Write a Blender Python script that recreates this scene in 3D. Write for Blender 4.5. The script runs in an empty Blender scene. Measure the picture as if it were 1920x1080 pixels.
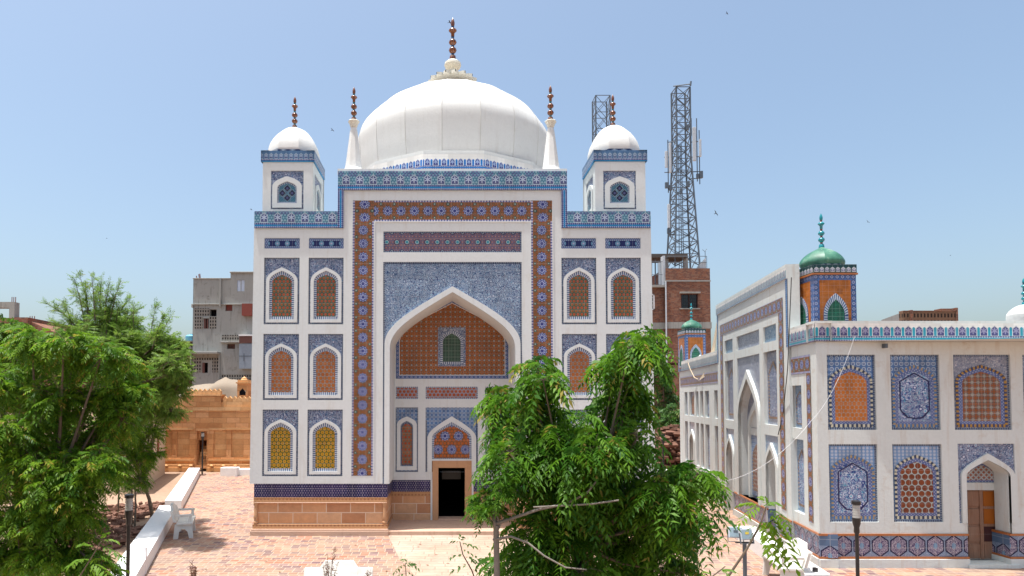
import bpy, math, random
import numpy as np
from mathutils import Matrix, Vector, noise as mnoise
R = math.radians
random.seed(7)
SC = bpy.context.scene
COL = SC.collection

# ------------------------------------------------------------------ camera model (metres, camera at x=0,y=0,z=4)
F, PX, PY, TH, H = 1200.0, 840.0, 708.0, R(2.0), 4.0
def fz(py, Y):
    dy = (PY - py) / F
    return H + Y * (math.sin(TH) + dy * math.cos(TH)) / (math.cos(TH) - dy * math.sin(TH))
def fx(px, Y): return (px - PX) / F * Y / math.cos(TH)
def at(px, py, Y):
    dy = (PY - py) / F
    return Vector(((px - PX) / F * Y / (math.cos(TH) - dy * math.sin(TH)), Y, fz(py, Y)))
def gy(py, z=0.0):
    dy = (PY - py) / F
    return (z - H) / ((math.sin(TH) + dy * math.cos(TH)) / (math.cos(TH) - dy * math.sin(TH)))

cam = bpy.data.cameras.new("camera"); co = bpy.data.objects.new("camera", cam); COL.objects.link(co)
co.location = (0, 0, H); co.rotation_euler = (R(92.0), 0, 0)
cam.sensor_width = 36; cam.lens = F / 1920 * 36
cam.shift_x = (960 - PX) / 1920; cam.shift_y = (PY - 540) / 1920
cam.clip_end = 3000; cam.clip_start = 0.1
SC.camera = co

# ------------------------------------------------------------------ node expression helper
class S:
    def __init__(s, nt, o): s.nt, s.o = nt, o
    def m(s, op, b=None, c=None, a=None):
        n = s.nt.nodes.new("ShaderNodeMath"); n.operation = op
        for i, x in enumerate((s if a is None else a, b, c)):
            if x is None: continue
            if isinstance(x, S): s.nt.links.new(x.o, n.inputs[i])
            else: n.inputs[i].default_value = x
        return S(s.nt, n.outputs[0])
    def __add__(s, b): return s.m("ADD", b)
    __radd__ = __add__
    def __sub__(s, b): return s.m("SUBTRACT", b)
    def __rsub__(s, b): return s.m("SUBTRACT", s, a=b)
    def __mul__(s, b): return s.m("MULTIPLY", b)
    __rmul__ = __mul__
    def __truediv__(s, b): return s.m("DIVIDE", b)
    def fract(s): return s.m("FRACT")
    def floor(s): return s.m("FLOOR")
    def abs(s): return s.m("ABSOLUTE")
    def sin(s): return s.m("SINE")
    def cos(s): return s.m("COSINE")
    def sqrt(s): return s.m("SQRT")
    def lt(s, b): return s.m("LESS_THAN", b)
    def gt(s, b): return s.m("GREATER_THAN", b)
    def mn(s, b): return s.m("MINIMUM", b)
    def mx(s, b): return s.m("MAXIMUM", b)
    def cen(s, p, off=0.0): return ((s / p + off).fract() - 0.5) * p     # centred repeat
    def atan2(s, b): return s.m("ARCTAN2", b)
class NT:
    def __init__(s, name):
        s.mat = bpy.data.materials.new(name); s.mat.use_nodes = True
        s.nt = s.mat.node_tree; s.b = s.nt.nodes["Principled BSDF"]; s.out = s.nt.nodes["Material Output"]
    def uv(s):
        n = s.nt.nodes.new("ShaderNodeUVMap"); n.uv_map = "UVMap"
        p = s.nt.nodes.new("ShaderNodeSeparateXYZ"); s.nt.links.new(n.outputs[0], p.inputs[0]); s.vec = n.outputs[0]
        return S(s.nt, p.outputs[0]), S(s.nt, p.outputs[1])
    def pos(s):
        n = s.nt.nodes.new("ShaderNodeTexCoord"); s.ovec = n.outputs["Object"]
        p = s.nt.nodes.new("ShaderNodeSeparateXYZ"); s.nt.links.new(s.ovec, p.inputs[0])
        return [S(s.nt, p.outputs[i]) for i in range(3)]
    def comb(s, x, y, z=0.0):
        n = s.nt.nodes.new("ShaderNodeCombineXYZ")
        for i, a in enumerate((x, y, z)):
            if isinstance(a, S): s.nt.links.new(a.o, n.inputs[i])
            else: n.inputs[i].default_value = a
        return n.outputs[0]
    def noise(s, vec, scale, detail=3, rough=0.55, dist=0.0):
        n = s.nt.nodes.new("ShaderNodeTexNoise"); n.inputs["Scale"].default_value = scale
        n.inputs["Detail"].default_value = detail; n.inputs["Roughness"].default_value = rough
        n.inputs["Distortion"].default_value = dist
        s.nt.links.new(vec, n.inputs["Vector"]); return S(s.nt, n.outputs[0])
    def voro(s, vec, scale, feature="F1", rnd=1.0):
        n = s.nt.nodes.new("ShaderNodeTexVoronoi"); n.feature = feature; n.inputs["Scale"].default_value = scale
        n.inputs["Randomness"].default_value = rnd
        s.nt.links.new(vec, n.inputs["Vector"]); return S(s.nt, n.outputs["Distance"])
    def white(s, vec):
        n = s.nt.nodes.new("ShaderNodeTexWhiteNoise"); n.noise_dimensions = "3D"
        s.nt.links.new(vec, n.inputs[0]); return S(s.nt, n.outputs[0])
    def mix(s, f, a, b):
        n = s.nt.nodes.new("ShaderNodeMix"); n.data_type = "RGBA"
        if isinstance(f, S): s.nt.links.new(f.o, n.inputs["Factor"])
        else: n.inputs["Factor"].default_value = f
        for k, x in ((6, a), (7, b)):
            if isinstance(x, (tuple, list)): n.inputs[k].default_value = (*x[:3], 1)
            else: s.nt.links.new(x, n.inputs[k])
        return n.outputs[2]
    def ramp(s, f, stops, const=False):
        n = s.nt.nodes.new("ShaderNodeValToRGB"); e = n.color_ramp.elements
        if const: n.color_ramp.interpolation = "CONSTANT"
        while len(e) < len(stops): e.new(0.5)
        for el, (p, c) in zip(e, stops): el.position = p; el.color = (*c, 1)
        s.nt.links.new(f.o, n.inputs[0]); return n.outputs[0]
    def scale(s, col, f):      # multiply a colour by a factor socket
        n = s.nt.nodes.new("ShaderNodeVectorMath"); n.operation = "SCALE"
        s.nt.links.new(col, n.inputs[0]); s.nt.links.new(f.o, n.inputs["Scale"]); return n.outputs[0]
    def done(s, col, rough=0.6, spec=0.4, bump=None, bd=0.01, bs=0.4, metal=0.0):
        b = s.b
        if isinstance(col, (tuple, list)): b.inputs["Base Color"].default_value = (*col[:3], 1)
        else: s.nt.links.new(col, b.inputs["Base Color"])
        if isinstance(rough, S): s.nt.links.new(rough.o, b.inputs["Roughness"])
        else: b.inputs["Roughness"].default_value = rough
        b.inputs["Specular IOR Level"].default_value = spec; b.inputs["Metallic"].default_value = metal
        if bump is not None:
            n = s.nt.nodes.new("ShaderNodeBump"); n.inputs["Distance"].default_value = bd; n.inputs["Strength"].default_value = bs
            s.nt.links.new(bump.o, n.inputs["Height"]); s.nt.links.new(n.outputs[0], b.inputs["Normal"])
        return s.mat

# palette (linear)
COB = (0.02, 0.028, 0.16); NAVY = (0.010, 0.022, 0.085); PALE = (0.42, 0.46, 0.62); WHT = (0.62, 0.62, 0.66)
TUR = (0.02, 0.20, 0.38); TUR2 = (0.05, 0.26, 0.33); ORG = (0.40, 0.115, 0.025); RED = (0.34, 0.07, 0.02)
GRN = (0.02, 0.10, 0.035); YEL = (0.50, 0.28, 0.02); LBL = (0.16, 0.26, 0.50); PUR = (0.22, 0.17, 0.30)

def plaster(name, base, stain=(0.5, 0.42, 0.32), amt=0.25, low=None):
    n = NT(name); x, y, z = n.pos()
    a = n.noise(n.ovec, 0.9, 5, 0.65); st = n.noise(n.comb(x * 5.0, y * 5.0, z * 0.55), 1.0, 4, 0.6)
    fine = n.noise(n.ovec, 14, 4, 0.6)
    c = n.mix((a - 0.45) * 1.6 * amt, base, tuple(v * 0.86 for v in base))
    f = ((st - 0.56) * 3.2).mx(0.0).mn(1.0) * amt
    c = n.mix(f, c, stain)
    blot = ((n.noise(n.ovec, 2.3, 6, 0.7) - 0.58) * 5).mx(0.0).mn(1.0) * amt * 0.8
    c = n.mix(blot, c, stain)
    c = n.scale(c, fine * 0.14 + 0.93)
    rain = n.noise(n.comb(x * 9.0, y * 9.0, z * 0.22), 1.0, 3, 0.6)
    c = n.mix(((rain - 0.60) * 4.5).mx(0.0).mn(1.0) * amt * 0.7, c, stain)
    return n.done(c, 0.75, 0.25, fine + a * 1.5, 0.012, 0.35)
M = {}
M["white"] = plaster("white_plaster", (0.645, 0.67, 0.665), (0.47, 0.40, 0.31), 0.45)
M["domewhite"] = plaster("dome_whitewash", (0.63, 0.63, 0.61), (0.44, 0.41, 0.36), 0.42)
M["ribline"] = plaster("stained_rib_plaster", (0.52, 0.51, 0.48), (0.4, 0.34, 0.28), 0.5)
M["hall"] = plaster("warm_white_plaster", (0.585, 0.615, 0.595), (0.42, 0.31, 0.21), 0.75)
M["lime"] = plaster("limewash", (0.80, 0.79, 0.78), (0.45, 0.42, 0.38), 0.25)
M["beige"] = plaster("beige_render", (0.55, 0.42, 0.30), (0.30, 0.20, 0.14), 0.5)
M["concrete"] = plaster("grey_render", (0.31, 0.31, 0.29), (0.10, 0.085, 0.07), 1.0)
M["benchc"] = plaster("bench_concrete", (0.66, 0.64, 0.59), (0.35, 0.32, 0.28), 0.6)
M["mud"] = plaster("mud_plaster", (0.25, 0.20, 0.15), (0.28, 0.19, 0.13), 0.7)
M["cream"] = plaster("cream_stone", (0.62, 0.60, 0.52), (0.40, 0.32, 0.2), 0.5)

def plain(name, col, rough=0.5, spec=0.4, metal=0.0, var=0.2, sc=6):
    n = NT(name); n.pos(); a = n.noise(n.ovec, sc, 4, 0.6)
    c = n.mix(a, tuple(v * (1 - var) for v in col), tuple(min(1, v * (1 + var)) for v in col))
    return n.done(c, rough, spec, a, 0.004, 0.2, metal)
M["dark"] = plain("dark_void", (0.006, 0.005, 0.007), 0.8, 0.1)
M["blackmetal"] = plain("black_metal", (0.012, 0.012, 0.014), 0.35, 0.5)
M["galv"] = plain("galvanised_steel", (0.10, 0.12, 0.145), 0.5, 0.5, 0.3)
M["antenna"] = plain("antenna_plastic", (0.48, 0.52, 0.56), 0.5)
M["woodold"] = None
M["bark"] = plain("bark", (0.13, 0.10, 0.075), 0.9, 0.1, 0, 0.5, 20)
M["barkgrey"] = plain("grey_bark", (0.20, 0.175, 0.15), 0.9, 0.1, 0, 0.4, 25)
M["rust"] = plain("rusty_red_paint", (0.20, 0.045, 0.03), 0.6)
M["steelblue"] = plain("blue_grey_shutter", (0.22, 0.26, 0.31), 0.5)
M["tank"] = plain("blue_tank", (0.12, 0.36, 0.50), 0.5)
M["cloth"] = plain("pale_net_cloth", (0.55, 0.45, 0.32), 0.9)
M["wire"] = plain("wire_sheath", (0.55, 0.55, 0.55), 0.5)
M["darkwire"] = plain("dark_wire", (0.04, 0.04, 0.04), 0.5)
M["glazeteal"] = plain("teal_glaze", (0.01, 0.13, 0.15), 0.25, 0.6)
M["glazeblue"] = plain("blue_glaze", (0.01, 0.05, 0.13), 0.25, 0.6)
M["turq"] = plain("turquoise_glaze", (0.01, 0.22, 0.26), 0.2, 0.6, 0, 0.4, 9)
M["bird"] = plain("bird_feathers", (0.03, 0.03, 0.035), 0.8)
M["glass"] = plain("floodlight_glass", (0.25, 0.33, 0.38), 0.1, 0.8)
M["paint"] = plain("white_paint", (0.75, 0.75, 0.75), 0.5)
M["yellow"] = plain("yellow_reflector", (0.6, 0.45, 0.05), 0.4)
M["lens"] = plain("frosted_lens", (0.42, 0.42, 0.40), 0.3)
M["orangetrim"] = plain("orange_tile_trim", (0.36, 0.12, 0.035), 0.35, 0.5, 0, 0.35, 12)

def fluted(name, a, b, k=10):
    n = NT(name); u, v = n.uv()
    s = (u * (k * 2 * math.pi)).sin()
    return n.done(n.mix((s * 1.6 + 0.4).mx(0.0).mn(1.0), b, a), 0.25, 0.6)
M["beadbrown"] = fluted("brown_glazed_beads", (0.26, 0.075, 0.02), (0.05, 0.018, 0.012))

# ---- tile materials; uv in metres on the wall
def tile(name, fn, rough=0.33, joint=0.2, var=0.22):
    n = NT(name); u, v = n.uv(); c = fn(n, u, v)
    w = n.white(n.comb((u / joint).floor(), (v / joint).floor()))
    dirt = n.noise(n.vec, 1.3, 4, 0.6)
    c = n.scale(c, (w - 0.5) * var + 0.96 + (dirt - 0.5) * 0.3)
    ju = (u / joint + 0.5).fract(); jv = (v / joint + 0.5).fract()
    j = (ju.lt(0.035)).mx(jv.lt(0.035)) * 0.35
    c = n.mix(j, c, (0.5, 0.48, 0.46))
    rr = n.noise(n.vec, 6, 2) * 0.25 + (rough - 0.12)
    return n.done(c, rr, 0.3)
def tri(n, u, v, s):
    q = s * 1.732
    a, b = u.cen(s), v.cen(q); c, d = u.cen(s, 0.5), v.cen(q, 0.5)
    d1 = (a * a + b * b).sqrt(); d2 = (c * c + d * d).sqrt()
    return d1.mn(d2), d1.lt(d2)
def hexfn(dot1, dot2, ring, bg, s, r1=0.40, r2=0.47, core=None):
    def fn(n, u, v):
        d, k = tri(n, u, v, s)
        dot = n.mix(k, dot1, dot2)
        c = n.mix(d.lt(s * r2), bg, ring); c = n.mix(d.lt(s * r1), c, dot)
        if core: c = n.mix(d.lt(s * 0.13), c, core)
        return c
    return fn
M["hexgreen"] = tile("red_green_dot_lattice", hexfn(RED, (0.27, 0.09, 0.02), (0.10, 0.10, 0.14), GRN, 0.115, 0.37, 0.43))
M["hexorange"] = tile("orange_hex_lattice", hexfn((0.34, 0.095, 0.02), (0.36, 0.11, 0.022), (0.12, 0.08, 0.06), (0.24, 0.26, 0.24), 0.125, 0.42, 0.47))
M["hexyellow"] = tile("yellow_circle_lattice", hexfn((0.42, 0.235, 0.008), (0.42, 0.235, 0.008), (0.09, 0.08, 0.02), (0.006, 0.045, 0.02), 0.125, 0.43, 0.47, (0.30, 0.07, 0.01)))
M["hexbright"] = tile("bright_orange_hexagons", hexfn((0.46, 0.135, 0.02), (0.46, 0.135, 0.02), (0.30, 0.26, 0.20), (0.30, 0.30, 0.28), 0.105, 0.455, 0.52))
M["dotscream"] = tile("brown_dots_on_cream", hexfn((0.16, 0.035, 0.012), (0.20, 0.045, 0.012), (0.05, 0.02, 0.015), (0.36, 0.38, 0.36), 0.155, 0.40, 0.44))
M["hexred"] = tile("red_hexagon_band", hexfn((0.36, 0.07, 0.02), (0.36, 0.07, 0.02), (0.30, 0.33, 0.38), (0.16, 0.20, 0.28), 0.13, 0.40, 0.49))
M["narrow"] = tile("red_star_strip", hexfn((0.34, 0.05, 0.01), (0.30, 0.08, 0.02), (0.20, 0.18, 0.15), (0.10, 0.10, 0.06), 0.115, 0.38, 0.44))
def starfn(n, u, v):
    s = 0.158
    a, b = u.cen(s).abs() / s, v.cen(s).abs() / s
    ast = a.sqrt() + b.sqrt()
    dg = (a + b)
    c = n.mix(dg.lt(0.34), (0.31, 0.10, 0.028), (0.06, 0.05, 0.05))
    c = n.mix(ast.lt(0.66), c, (0.60, 0.60, 0.58))
    a2, b2 = u.cen(s, 0.5).abs() / s, v.cen(s, 0.5).abs() / s
    c = n.mix((a2 + b2).lt(0.13), c, (0.04, 0.045, 0.05))
    c = n.mix((a.lt(0.035)).mx(b.lt(0.035)), c, (0.10, 0.09, 0.05))
    return c
M["star"] = tile("orange_star_grid", starfn)
def star2fn(n, u, v):
    s = 0.15
    a, b = u.cen(s).abs() / s, v.cen(s).abs() / s
    c = n.mix((a + b).lt(0.30), (0.24, 0.075, 0.025), (0.33, 0.31, 0.24))
    c = n.mix(((a - 0.25).abs() + (b - 0.25).abs()).lt(0.14), c, (0.10, 0.12, 0.12))
    c = n.mix((a.lt(0.05)).mx(b.lt(0.05)), c, (0.26, 0.27, 0.26))
    return c
M["star2"] = tile("brown_grey_star_grid", star2fn)
def starrowfn(n, u, v):          # brown hexagons with a turquoise dot row through the middle
    d, k = tri(n, u, v, 0.10)
    c = n.mix(d.lt(0.040), (0.10, 0.12, 0.22), (0.22, 0.07, 0.04))
    c = n.mix(d.lt(0.02), c, (0.26, 0.20, 0.26))
    for off, v0 in ((0.0, 0.0), (0.5, 0.31), (0.5, -0.31)):
        a = u.cen(0.305, off); b = v - v0; r = (a * a + b * b).sqrt()
        c = n.mix(r.lt(0.085), c, NAVY); c = n.mix(r.lt(0.062), c, (0.40, 0.44, 0.42)); c = n.mix(r.lt(0.045), c, TUR2)
    return c
M["starrow"] = tile("brown_band_with_blue_dots", starrowfn)
def arabfn(vine, ground, tint, sc=9.0, th=.18):
    def fn(n, u, v):
        a = n.noise(n.vec, sc, 2, 0.5, 1.6); b = n.noise(n.vec, sc * 1.9, 1, 0.5, 1.0)
        l = ((a * 7.0).fract() - 0.5).abs(); l2 = ((b * 5.0).fract() - 0.5).abs()
        c = n.mix(l.lt(th), ground, vine); c = n.mix(l2.lt(0.08), c, tint)
        d = n.voro(n.vec, sc * 0.6); c = n.mix(d.lt(0.26), c, ground); c = n.mix(d.lt(0.20), c, vine); c = n.mix(d.lt(0.12), c, tint)
        return c
    return fn
M["arab"] = tile("blue_arabesque", arabfn((0.46, 0.53, 0.62), (0.03, 0.05, 0.15), (0.10, 0.28, 0.42), 10, .20))
M["arabmauve"] = tile("mauve_arabesque", arabfn((0.48, 0.50, 0.58), (0.020, 0.028, 0.115), (0.09, 0.26, 0.42), 9.0))
M["arablight"] = tile("pale_blue_arabesque", arabfn((0.44, 0.50, 0.56), (0.08, 0.15, 0.30), (0.10, 0.30, 0.42), 11))
M["arabgrey"] = tile("weathered_grey_blue_arabesque", arabfn((0.46, 0.46, 0.50), (0.12, 0.14, 0.23), (0.18, 0.27, 0.36), 10))
M["arabwhite"] = tile("white_floral_arabesque", arabfn((0.54, 0.57, 0.66), (0.03, 0.045, 0.20), (0.08, 0.36, 0.50), 7, .19))
def gridfn(n, u, v):             # blue tiles each with a little ring
    s = 0.13
    a, b = u.cen(s), v.cen(s); r = (a * a + b * b).sqrt()
    c = n.mix(r.lt(0.050), (0.07, 0.15, 0.32), (0.40, 0.48, 0.56)); c = n.mix(r.lt(0.032), c, (0.03, 0.06, 0.20)); c = n.mix(r.lt(0.014), c, (0.3, 0.4, 0.5))
    return c
M["ringtile"] = tile("blue_ring_tiles", gridfn, var=0.4)
def dadofn(n, u, v):
    d, k = tri(n, u, v, 0.075)
    c = n.mix(d.lt(0.016), (0.014, 0.018, 0.085), (0.34, 0.32, 0.42)); c = n.mix(d.lt(0.007), c, (0.15, 0.03, 0.05))
    w = n.noise(n.vec, 0.9, 1)
    return n.mix((w - 0.4).mx(0.0), c, (0.08, 0.03, 0.12))
M["dado"] = tile("navy_dotted_dado", dadofn, joint=0.3, var=0.4)
def edgefn(n, u, v):
    s = 0.055
    a, b = u.cen(s), v.cen(s); r = (a.abs() + b.abs())
    return n.mix(r.lt(0.021), NAVY, (0.34, 0.41, 0.47))
M["edge"] = tile("navy_diaper_edging", edgefn)
def stripefn(a, b, p):
    def fn(n, u, v): return n.mix((u / p).fract().lt(0.5), a, b)
    return fn
M["stripe"] = tile("blue_white_stripes", stripefn((0.035, 0.075, 0.20), (0.52, 0.56, 0.60), 0.062))
M["stripecream"] = tile("cream_navy_stripes", stripefn((0.03, 0.05, 0.10), (0.52, 0.50, 0.38), 0.11))
M["stripeochre"] = tile("ochre_navy_stripes", stripefn((0.04, 0.05, 0.12), (0.36, 0.20, 0.04), 0.10))
M["stripemix"] = tile("ochre_blue_stripes", stripefn((0.06, 0.16, 0.34), (0.34, 0.25, 0.14), 0.10))
def rosette(n, c, a, b, R0, k=10):
    r = (a * a + b * b).sqrt(); th = a.atan2(b); w = (th * float(k)).cos()
    c = n.mix(r.lt((w * 0.10 + 1.0) * R0), c, (0.015, 0.02, 0.11))
    c = n.mix(r.lt((w * 0.12 + 0.86) * R0), c, (0.38, 0.46, 0.62))
    c = n.mix(r.lt((w * 0.05 + 0.78) * R0), c, (0.02, 0.03, 0.20))
    c = n.mix(r.lt((w * -0.34 + 0.42) * R0), c, (0.46, 0.50, 0.66))
    c = n.mix(r.lt(R0 * 0.30), c, (0.02, 0.03, 0.18))
    return c
def rosettefn(W, P, R0):          # u across the band centred on 0, v along
    def fn(n, u, v):
        d, k = tri(n, u, v, 0.105)
        c = n.mix(d.lt(0.047), (0.07, 0.055, 0.03), (0.265, 0.105, 0.035))
        c = n.mix(d.lt(0.019), c, (0.20, 0.045, 0.02))
        v2 = v.cen(P, 0.5)
        a3 = (u.abs() - W * 0.33); r3 = (a3 * a3 + v2 * v2).sqrt()
        c = n.mix(r3.lt(0.045), c, (0.03, 0.10, 0.09)); c = n.mix(r3.lt(0.018), c, (0.45, 0.45, 0.40))
        c = rosette(n, c, u, v.cen(P), R0)
        e = u.abs()
        c = n.mix(e.gt(W * 0.425), c, n.mix((v / 0.085).fract().lt(0.5), (0.04, 0.06, 0.24), (0.52, 0.50, 0.60)))
        return c
    return fn
M["rosette"] = tile("orange_rosette_band", rosettefn(0.63, 0.405, 0.145))
M["rosettepale"] = tile("weathered_rosette_band", rosettefn(0.42, 0.36, 0.12))
def bigrosfn(n, u, v):
    d, k = tri(n, u, v, 0.115)
    c = n.mix(d.lt(0.050), (0.04, 0.05, 0.03), (0.42, 0.10, 0.015))
    P = 0.44; q = P * 1.0
    c = rosette(n, c, u.cen(P), v.cen(q * 2), 0.155); c = rosette(n, c, u.cen(P, 0.5), v.cen(q * 2, 0.5), 0.155)
    return c
M["bigros"] = tile("orange_tympanum_with_rosettes", bigrosfn)
def cartouche(n, c, a, v, w, z0, z1, body, line, motif):
    """pointed little arch, centred on a, from z0 to z1"""
    zt = (a.abs() * -(z1 - z0) * 0.28 / w) + z1
    ins = a.abs().lt(w) * v.gt(z0) * v.lt(zt)
    inn = a.abs().lt(w * 0.84) * v.gt(z0 + 0.02) * v.lt(zt - 0.03)
    c = n.mix(ins, c, line); c = n.mix(inn, c, body)
    b = v - (z0 + z1) * 0.5; r = (a * a + b * b).sqrt(); th = a.atan2(b)
    pet = r.lt(((th * 6.0).cos() * 0.30 + 0.60) * w) * inn
    return n.mix(pet, c, motif)
def parapetfn(n, u, v):            # v measured up from the bottom of a 0.49 m band
    d, k = tri(n, u, v, 0.09)
    c = n.mix(d.lt(0.03), (0.05, 0.17, 0.25), (0.20, 0.34, 0.42))
    P = 0.41; a = u.cen(P)
    up = v.gt(0.15)
    c = cartouche(n, c, a, v, 0.115, 0.16, 0.47, (0.02, 0.035, 0.15), (0.40, 0.47, 0.54), (0.38, 0.45, 0.58))
    tp = v.gt(0.40) * a.abs().gt(0.07)
    c = n.mix(tp * ((u * 60.0).sin() * (v * 60.0).sin()).gt(0.0), c, (0.09, 0.08, 0.22))
    chk = (((u / 0.06).fract() - 0.5).abs() + ((v / 0.06).fract() - 0.5).abs()).lt(0.42)
    low = n.mix(chk, (0.02, 0.03, 0.14), (0.40, 0.42, 0.55))
    low = n.mix(v.gt(0.045) * v.lt(0.10), low, (0.01, 0.18, 0.42))
    return n.mix(up, low, c)
M["parapet"] = tile("turquoise_parapet_tiles", parapetfn, joint=0.41)
def teal_edge(n, u, v):           # u across
    chk = (((u / 0.06).fract() - 0.5).abs() + ((v / 0.06).fract() - 0.5).abs()).lt(0.42)
    c = n.mix(chk, (0.02, 0.03, 0.14), (0.40, 0.42, 0.55))
    return n.mix(u.abs().lt(0.028), c, (0.01, 0.18, 0.42))
M["tealedge"] = tile("turquoise_line_edging", teal_edge)
def merlonfn(body, line, motif, caps, P=0.28, wt=WHT, k=.33):   # v from 0: 0-.13 lines, .13-.42 merlons, white beyond
    def fn(n, u, v):
        x = (0.70, 0.67, 0.63)
        a = u.cen(P); c = n.mix(0.0, x, x)
        a2 = u.cen(P, 0.5)
        zt = (a2 * a2) * -20.0 + 0.34
        c = n.mix(a2.abs().lt(P * 0.13) * v.gt(0.12) * v.lt(zt), c, caps)
        c = cartouche(n, c, a, v, P * k, 0.11, 0.39, body, line, motif)
        chk = (((u / 0.06).fract() - 0.5).abs() + ((v / 0.06).fract() - 0.5).abs()).lt(0.42)
        low = n.mix(chk, (0.03, 0.03, 0.12), (0.42, 0.40, 0.48))
        low = n.mix(v.gt(0.035) * v.lt(0.085), low, caps)
        return n.mix(v.gt(0.12), low, c)
    return fn
M["merlon"] = tile("blue_merlon_tiles", merlonfn((0.025, 0.03, 0.17), (0.55, 0.58, 0.62), (0.25, 0.33, 0.52), (0.0, 0.13, 0.42)), joint=0.28)
M["merlonhall"] = tile("mauve_merlon_tiles", merlonfn((0.06, 0.06, 0.16), (0.58, 0.56, 0.54), (0.26, 0.24, 0.36), (0.02, 0.25, 0.34), 0.26, k=.37), joint=0.25)
M["merlongrey"] = tile("grey_merlon_tiles", merlonfn((0.16, 0.18, 0.22), (0.56, 0.53, 0.50), (0.24, 0.26, 0.32), (0.12, 0.22, 0.26), 0.24), joint=0.24)
def keyfn(a, b, p):
    def fn(n, u, v):
        x = ((u / p).fract() - 0.5).abs(); y = ((v / p).fract() - 0.5).abs(); q = x.mx(y)
        f = (q * 7.0).fract().lt(0.5)
        x2 = (u / (p * 0.5)).fract().lt(0.16); y2 = (v / (p * 0.5)).fract().lt(0.16)
        return n.mix(f.mx(x2.mx(y2) * 0.7), a, b)
    return fn
M["screen"] = tile("green_wooden_lattice", keyfn((0.012, 0.018, 0.014), (0.07, 0.14, 0.10), 0.20), rough=0.6)
M["screengreen"] = tile("bright_green_lattice", keyfn((0.01, 0.02, 0.015), (0.03, 0.20, 0.12), 0.20), rough=0.5)
def diafn(n, u, v):                # kiosk window: four dark diamonds on striped turquoise, uv centred
    c = n.mix(((u + v * 0.6) / 0.05).fract().lt(0.5), (0.02, 0.05, 0.12), (0.10, 0.28, 0.36))
    for du, dv in ((0, 0.15), (0, -0.15), (0.15, 0), (-0.15, 0)):
        q = (u - du).abs() + (v - dv).abs()
        c = n.mix(q.lt(0.125), c, (0.30, 0.36, 0.42)); c = n.mix(q.lt(0.11), c, (0.01, 0.015, 0.05)); c = n.mix(q.lt(0.045), c, (0.10, 0.10, 0.22))
    return c
M["diamonds"] = tile("dark_diamond_tiles", diafn, var=0.1)
def ringbandfn(n, u, v):
    P = 0.14; a, b = u.cen(P), v.cen(P); q = (a * a + b * b).sqrt()
    c = n.mix(q.lt(0.062), (0.08, 0.16, 0.36), (0.02, 0.02, 0.12)); c = n.mix(q.lt(0.045), c, (0.30, 0.36, 0.52)); return n.mix(q.lt(0.022), c, (0.04, 0.08, 0.30))
M["ringband"] = tile("blue_ring_border", ringbandfn, joint=0.14)
M["orangetile"] = tile("orange_glazed_tiles", lambda n, u, v: n.mix(n.noise(n.vec, 30, 2), (0.24, 0.06, 0.01), (0.50, 0.17, 0.03)), joint=0.15, var=0.4)
def halldadofn(n, u, v):           # v from dado bottom, height .55
    n1 = n.noise(n.vec, 12, 2, 0.5, 1.4); l = ((n1 * 8.0).fract() - 0.5).abs()
    P = 0.44; a = u.cen(P); b = v - 0.275
    q = (a.abs() / 0.205).mx((a.abs() * 0.7 + b.abs()) / 0.27)
    base = n.mix(l.lt(0.16), (0.15, 0.22, 0.34), (0.36, 0.40, 0.48))
    ins = n.mix(l.lt(0.20), (0.06, 0.045, 0.13), (0.50, 0.45, 0.50))
    c = n.mix(q.lt(1.0), base, (0.008, 0.010, 0.05)); c = n.mix(q.lt(0.86), c, ins)
    r = ((a * a) * 2.5 + b * b).sqrt(); c = n.mix(r.lt(0.075), c, (0.15, 0.28, 0.42))
    c = n.mix((v.lt(0.03)).mx(v.gt(0.52)), c, (0.10, 0.16, 0.26))
    return c
M["halldado"] = tile("cartouche_dado", halldadofn, joint=0.44)
def longbandfn(n, u, v):           # narrow horizontal panel with linked medallions, uv centred
    a = u.cen(0.30); b = v
    d, k = tri(n, u, v, 0.06)
    c = n.mix(d.lt(0.02), (0.05, 0.08, 0.26), (0.28, 0.38, 0.50))
    f = (b.abs().lt(0.085)) * (u.abs().lt(0.42))
    c = n.mix(f, c, (0.012, 0.016, 0.10))
    r = (a * a + b * b).sqrt(); c = n.mix(r.lt(0.075) * (u.abs().lt(0.42)), c, (0.12, 0.28, 0.42)); c = n.mix(r.lt(0.03) * (u.abs().lt(0.42)), c, (0.4, 0.4, 0.55))
    return c
M["longband"] = tile("navy_medallion_band", longbandfn)
M["turqband"] = tile("turquoise_script_band", arabfn((0.30, 0.38, 0.44), (0.05, 0.16, 0.30), (0.30, 0.36, 0.42), 8))
def glazegreen(n, u, v):
    a = n.noise(n.vec, 2.5, 3); c = n.mix(((a - 0.4) * 4).mx(0.0).mn(1.0), (0.008, 0.07, 0.045), (0.03, 0.17, 0.10))
    return n.mix(((a - 0.62) * 8).mx(0.0).mn(1.0), c, (0.35, 0.40, 0.32))
_n = NT("green_dome_glaze"); _x = _n.pos(); _a = _n.noise(_n.ovec, 2.6, 4)
_c = _n.mix(((_a - 0.35) * 4).mx(0.0).mn(1.0), (0.018, 0.095, 0.065), (0.07, 0.21, 0.14))
_c = _n.mix(((_a - 0.56) * 6).mx(0.0).mn(0.7), _c, (0.30, 0.36, 0.27))
M["greendome"] = _n.done(_c, 0.48, 0.35)

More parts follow.
